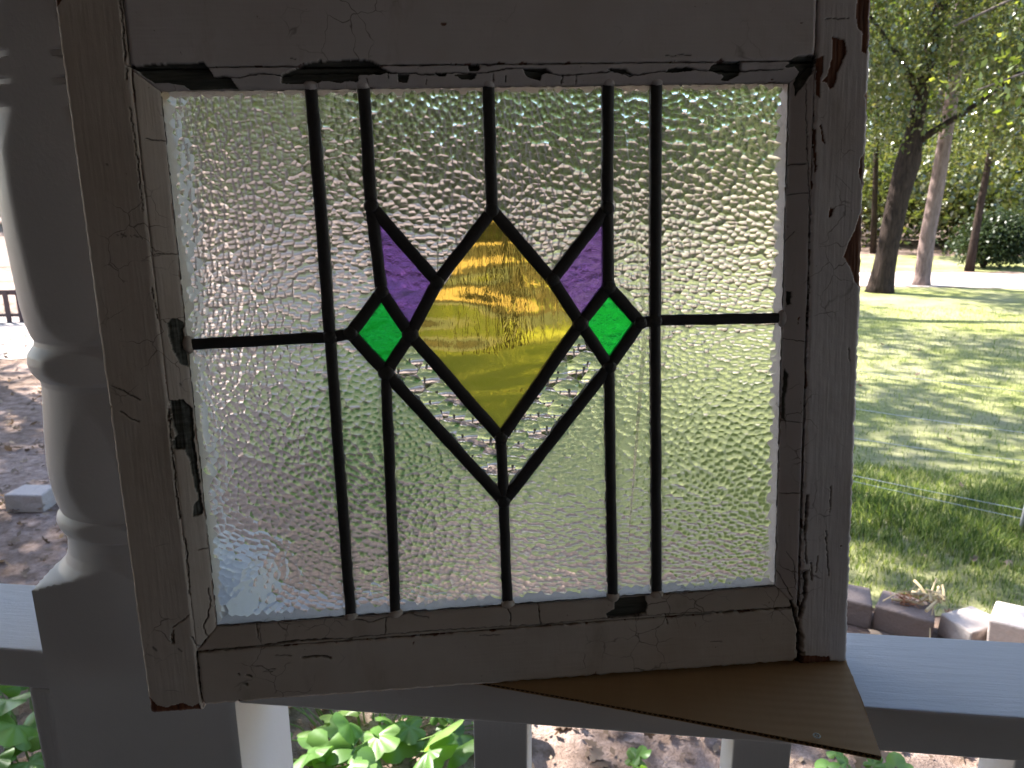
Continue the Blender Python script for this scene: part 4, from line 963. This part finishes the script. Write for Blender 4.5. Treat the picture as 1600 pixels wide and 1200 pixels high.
# ------------------------------------------------------------------ trees
def crown_mesh(name, blobs, nclump, per, leaf, seed, mat, droop=0.0):
    """leaves in loose sprays through the given ellipsoids (x, y, z, rx, ry, rz)"""
    r = np.random.default_rng(seed); cs = []
    w = np.array([b[3]*b[4]*b[5] for b in blobs]); w = w/w.sum()
    for b, k in zip(blobs, (w*nclump).astype(int)+1):
        d = r.normal(size=(k, 3)); d /= np.linalg.norm(d, axis=1)[:, None]; q = r.random(k)**0.45
        cs.append(np.array(b[:3]) + d*q[:, None]*np.array(b[3:6]))
    cs = np.concatenate(cs); tone_c = r.random(len(cs))
    spread = leaf*2.6
    C_ = np.repeat(cs, per, 0) + r.normal(0, 1, (len(cs)*per, 3))*np.array([spread, spread, spread*0.55])
    n = len(C_); nrm = r.normal(0, .75, (n, 3)) + np.array([0, 0, 0.9])
    tone = np.clip(np.repeat(tone_c, per)*0.6 + r.random(n)*0.45, 0, 1)
    global rng; keep = rng; rng = r
    me = leaf_cloud(name, C_, nrm, r.uniform(.6, 1.25, n)*leaf, M[mat], tone, 0.5, 'kite', None, 0.2)
    rng = keep; return me
def limbs(mb, base, top, r0, r1, nb, reach, rnd, bend=0.15):
    base, top = Vector(base), Vector(top); pts = []; k = 8
    for i in range(k+1):
        t = i/k; p = base.lerp(top, t); p += Vector((rnd.gauss(0, bend), rnd.gauss(0, bend), 0))*(t*(1.2-t))
        pts.append(p)
    mb.tube(pts, [r0*1.35 if i == 0 else r0+(r1-r0)*i/k for i in range(k+1)], 10)
    for j in range(nb):
        i = rnd.randint(k//2-1, k-1); p = pts[i]; a_ = rnd.uniform(0, 6.283); L_ = reach*rnd.uniform(.5, 1)
        d = Vector((math.cos(a_), math.sin(a_), rnd.uniform(.2, .9))).normalized(); rr = (r0+(r1-r0)*i/k)*0.42
        q1 = p+d*L_*.45; q2 = q1+(d+Vector((rnd.gauss(0, .3), rnd.gauss(0, .3), rnd.uniform(-.3, .3)))).normalized()*L_*.55
        mb.tube([p, q1, q2], [rr, rr*.6, rr*.2], 6)
        for s_ in range(2):
            q3 = q1.lerp(q2, rnd.random()); e = Vector((rnd.gauss(0, 1), rnd.gauss(0, 1), rnd.uniform(-.3, .6))).normalized()*L_*.4
            mb.tube([q3, q3+e], [rr*.3, rr*.08], 5)

WOODS = 'woodland trees beyond the drive'
protos = []
for s_, (h, cr, ch) in enumerate([(9.5, 2.6, 3.6), (12.0, 2.3, 4.6), (7.5, 2.4, 3.0), (11.0, 3.0, 4.0)]):
    rnd = random.Random(40+s_); m = MB(); limbs(m, (0, 0, -0.05), (rnd.gauss(0, .4), rnd.gauss(0, .4), h), 0.17, 0.05, 9, 2.4, rnd)
    blobs = [(rnd.gauss(0, cr*.4), rnd.gauss(0, cr*.4), h-ch*.55+rnd.gauss(0, ch*.33), cr*rnd.uniform(.35, .62), cr*rnd.uniform(.35, .62), ch*rnd.uniform(.20, .36)) for _ in range(13)]
    protos.append((m.mesh('trunk', M[['bark_mid', 'bark_pale', 'bark_dark', 'bark_mid'][s_]], True), crown_mesh('crown', blobs, 900, 14, 0.15, 60+s_, 'leaf_far' if s_ in (0, 3) else 'leaf_tree'), h))
def wood_tree(x, y, k, sc, rz, label=None, group=WOODS, name='oak_tree'):
    t = thing(name, label or 'slender tree standing in the wood beyond the drive', 'tree', (x, y, 0), rz, group); t.scale = (sc, sc, sc)
    obj('trunk', protos[k][0], t); obj('crown', protos[k][1], t); return t
rnd = random.Random(99)
placed = []
for row, (d0, d1, cnt) in enumerate([(17.5, 22, 13), (22, 30, 20), (38, 50, 34)]):
    for i in range(cnt):
        ang = math.radians(-42 + 80*(i+0.5)/cnt + rnd.uniform(-2, 2)); d = rnd.uniform(d0, d1)
        x, y = d*math.sin(ang), d*math.cos(ang)
        if row < 2 and (14 < math.degrees(ang) < 32): continue
        if row == 1 and math.degrees(ang) < 14 and rnd.random() < .85: continue
        if row == 0 and -14 < math.degrees(ang) < 32: continue
        if 13 < math.degrees(ang) < 33 and d < 24 and row < 2 and rnd.random() < .35: continue
        wood_tree(x, y, rnd.randrange(4), rnd.uniform(.85, 1.3), rnd.uniform(0, 6.28))
# low understorey shrubs that close the view between trunks
ush = crown_mesh('foliage', [(rnd.gauss(0, .7), rnd.gauss(0, .6), 0.9+rnd.gauss(0, .35), .7, .6, .55) for _ in range(7)], 260, 10, 0.13, 88, 'leaf_tree')
for i in range(26):
    ang = math.radians(-40 + 74*(i+rnd.random())/26); d = rnd.uniform(24, 36) if ang > 0.24 else rnd.uniform(40, 48)
    if 17 < math.degrees(ang) < 22: continue
    o = obj('understorey_shrub', ush, None, (d*math.sin(ang), d*math.cos(ang), 0), (0, 0, rnd.uniform(0, 6.28)), rnd.uniform(.9, 1.9))
    tag(o, 'low leafy shrub in the wood beyond the drive', 'shrub', 'understorey shrubs in the wood')
for i in range(14):
    ang = math.radians(16.5 + 15*(i+rnd.random())/14); d = rnd.uniform(23, 33)
    if 19.0 < math.degrees(ang) < 20.0: continue
    o = obj('understorey_shrub', ush, None, (d*math.sin(ang), d*math.cos(ang), 0), (0, 0, rnd.uniform(0, 6.28)), rnd.uniform(1.2, 2.0))
    tag(o, 'low leafy shrub in the wood beyond the drive', 'shrub', 'understorey shrubs in the wood')
# the far wood that reads as one mass
fr = np.random.default_rng(3); n = 60000; ang = np.radians(fr.uniform(-60, 55, n)); d = fr.uniform(52, 64, n); z = fr.random(n)**0.8*(15+4*np.sin(ang*9))*np.where((ang > -0.05) & (ang < 0.30), 0.75, 1.0)+0.2
cen = np.stack([d*np.sin(ang), d*np.cos(ang), z], 1); nr = fr.normal(0, 1, (n, 3))
tag(obj('far_forest', leaf_cloud('far_forest', cen, nr, fr.uniform(.5, 1.1, n), M['leaf_far'], fr.random(n), .3, 'kite')), 'dense far woodland closing the view', kind='stuff')

# the leaning dark oak
def hero_tree(name, label, base, path, radii, mat, blobs, nclump, per, leaf, seed, cmat='leaf_tree', extra=()):
    t = thing(name, label, 'tree', base); b = Vector(base); m = MB()
    m.tube([Vector(p)-b for p in path], radii, 14)
    for br in extra: m.tube([Vector(p)-b for p in br[0]], br[1], 8)
    m.build('trunk', M[mat], t, True)
    if blobs:
        obj('crown', crown_mesh('crown', [(q[0]-b.x, q[1]-b.y, q[2], *q[3:]) for q in blobs], nclump, per, leaf, seed, cmat), t)
    return t
hero_tree('oak_tree', 'leaning dark-barked oak at the edge of the lawn by the drive', (4.66, 12.78, 0),
    [(4.66, 12.78, -0.05), (4.665, 12.775, 0.1), (4.68, 12.77, 0.35), (4.70, 12.76, 0.7), (4.76, 12.745, 1.53), (4.84, 12.72, 2.10), (4.86, 12.70, 2.5), (4.90, 12.69, 3.2), (5.0, 12.6, 4.6), (5.0, 12.5, 6.5)],
    [0.24, 0.205, 0.175, 0.160, 0.165, 0.185, 0.12, 0.10, 0.09, 0.05], 'bark_dark',
    [(4.9, 12.4, 3.6, 1.3, 1.4, .55), (3.9, 12.3, 3.3, 1.2, 1.2, .6), (5.9, 12.0, 3.4, 1.1, 1.2, .6), (4.3, 12.0, 4.6, 1.9, 1.8, .9), (5.8, 12.6, 5.0, 1.9, 1.9, 1.0), (5.2, 12.3, 2.75, .55, .7, .35), (4.25, 12.4, 2.55, .45, .6, .4), (6.3, 12.2, 2.6, .8, .7, .4)],
    1900, 14, 0.08, 301, extra=[([(4.86, 12.7, 2.30), (5.10, 12.6, 2.5), (5.45, 12.45, 2.75), (6.2, 12.2, 3.4)], [.07, .055, .04, .02]), ([(4.9, 12.69, 3.0), (4.4, 12.5, 3.6), (3.8, 12.3, 4.2)], [.06, .04, .02])])
hero_tree('pine_tree', 'straight pale pinkish trunk right of the leaning oak, at the drive edge', (5.745, 13.86, 0),
    [(5.745, 13.86, -0.05), (5.744, 13.86, 0.12), (5.743, 13.857, 0.85), (5.775, 13.84, 1.6), (5.80, 13.83, 2.33), (5.82, 13.82, 3.3), (5.78, 13.85, 5.0), (5.7, 13.9, 9.5)],
    [0.165, 0.135, 0.122, 0.118, 0.11, 0.10, 0.09, 0.05], 'bark_pale', [(5.7, 13.9, 8.2, 2.0, 2.0, 1.2), (6.2, 13.5, 6.9, 1.5, 1.5, .7)], 260, 10, 0.14, 302)
hero_tree('oak_tree', 'thin leaning tree in front of the dark bush beyond the drive', (7.78, 16.56, 0),
    [(7.78, 16.56, -0.05), (7.787, 16.56, 0.58), (7.80, 16.55, 1.23), (7.83, 16.54, 2.23), (8.1, 16.5, 5.5)], [0.10, 0.08, 0.07, 0.06, 0.03], 'bark_dark',
    [(8.0, 16.4, 4.2, 1.7, 1.7, .9), (8.4, 16.2, 3.0, 1.3, 1.2, .6), (7.2, 16.3, 2.6, 1.0, 1.0, .55), (9.3, 16.5, 3.7, 1.4, 1.4, .9)], 1500, 13, 0.085, 303)
hero_tree('oak_tree', 'very thin upright tree just right of the sash edge beyond the drive', (7.557, 21.51, 0),
    [(7.557, 21.51, -0.05), (7.44, 21.55, 1.63), (7.24, 21.62, 4.1), (7.2, 21.6, 6.5)], [0.085, 0.07, 0.055, 0.03], 'bark_dark', [(7.2, 21.6, 5.0, 1.6, 1.6, 1.3), (7.9, 21.2, 3.4, 1.2, 1.2, .7), (6.7, 21.2, 3.0, 1.2, 1.2, .5)], 900, 12, 0.10, 304)
hero_tree('oak_tree', 'trunk at the right picture edge beyond the drive', (9.6, 17.6, 0),
    [(9.6, 17.6, -0.05), (9.62, 17.6, 1.2), (9.7, 17.5, 3.0), (9.8, 17.4, 6.0)], [0.14, 0.12, 0.10, 0.05], 'bark_mid', [(9.8, 17.2, 4.0, 1.8, 1.7, 1.2), (9.2, 17.0, 2.8, 1.2, 1.1, .6)], 1000, 12, 0.10, 305)
# dark bush
bush = thing('round_bush', 'dark rounded evergreen bush beyond the drive behind the thin leaning tree', 'bush', (8.42, 17.35, 0))
m = MB(); r2 = random.Random(8)
for i in range(7):
    a_ = i*0.9; m.tube([(0, 0, 0), (0.25*math.cos(a_), 0.25*math.sin(a_), 0.5), (0.5*math.cos(a_), 0.5*math.sin(a_), 1.0)], [.04, .03, .012], 6)
m.build('stem', M['bark_dark'], bush)
obj('foliage', crown_mesh('foliage', [(0.15, 0, .62, .55, .55, .42), (.4, 0, .45, .42, .45, .32), (-.15, -.1, .5, .38, .4, .34), (.2, -.1, .95, 0.36, .36, .24)], 1000, 13, 0.08, 306, 'leaf_blue'), bush)
# the near tree whose yellow-green branches hang into the top right corner
hero_tree('maple_tree', 'nearer tree whose yellow-green branches hang into the top right corner', (5.6, 8.0, 0),
    [(5.6, 8.0, -0.05), (5.6, 8.0, 1.5), (5.5, 7.9, 3.2), (5.2, 7.8, 5.5)], [0.16, 0.13, 0.11, 0.05], 'bark_mid',
    [(3.95, 7.25, 2.28, .50, .55, .16), (4.15, 7.3, 2.05, .50, .5, .14), (4.4, 7.4, 2.75, .7, .7, .28), (3.5, 7.4, 2.55, .5, .5, .12), (4.8, 7.6, 3.5, 1.2, 1.1, .5), (5.3, 7.8, 4.6, 1.6, 1.5, .8), (5.0, 7.4, 2.2, .6, .6, .3)],
    420, 13, 0.075, 307, 'leaf_bright', extra=[([(5.52, 7.9, 2.9), (4.8, 7.6, 3.0), (4.0, 7.4, 2.7), (3.3, 7.35, 2.45)], [.05, .03, .018, .006]), ([(5.55, 7.9, 2.4), (4.7, 7.5, 2.45), (3.9, 7.25, 2.15)], [.04, .02, .006]), ([(5.5, 7.9, 3.2), (4.4, 7.6, 3.6), (3.1, 7.5, 3.0)], [.045, .025, .008])])
# tall shade oaks whose crowns stand above the picture and dapple the lawn
def shade_oak(x, y, h, r, k, seed, label, cx=0, cy_=0, hole=0.0):
    rr = random.Random(seed)
    blobs = [(x+cx+rr.gauss(0, r*.5), y+cy_+rr.gauss(0, r*.45), h+rr.gauss(0, .6), r*rr.uniform(.22, .40), r*rr.uniform(.22, .40), .45) for _ in range(10)]
    hero_tree('oak_tree', label, (x, y, 0), [(x, y, -0.05), (x+.05, y, 1.5), (x+cx*.3, y+cy_*.3, h*.6), (x+cx*.8, y+cy_*.8, h)], [0.19, 0.15, 0.12, 0.05], 'bark_mid', blobs, k, 10, 0.16, seed)
shade_oak(-3.4, 6.2, 6.8, 2.3, 430, 501, 'oak in the bed seen through the left glass panes', -0.6, 0.6)
shade_oak(-0.9, 7.2, 7.2, 2.5, 370, 502, 'oak on the lawn seen through the middle glass panes', -1.7, 2.0)
shade_oak(0.6, 11.2, 7.6, 3.3, 750, 503, 'oak at the far side of the lawn seen through the glass', -0.7, 3.3)
shade_oak(-7.2, 5.2, 6.2, 2.0, 500, 504, 'oak left of the post, mostly behind the turned column', -1.0, -0.5)
shade_oak(-7.3, 6.9, 6.6, 2.8, 900, 505, 'oak by the drive at the far left, mostly behind the post')
shade_oak(-8.6, 11.5, 7.4, 3.0, 420, 506, 'oak behind the drive at the far left')
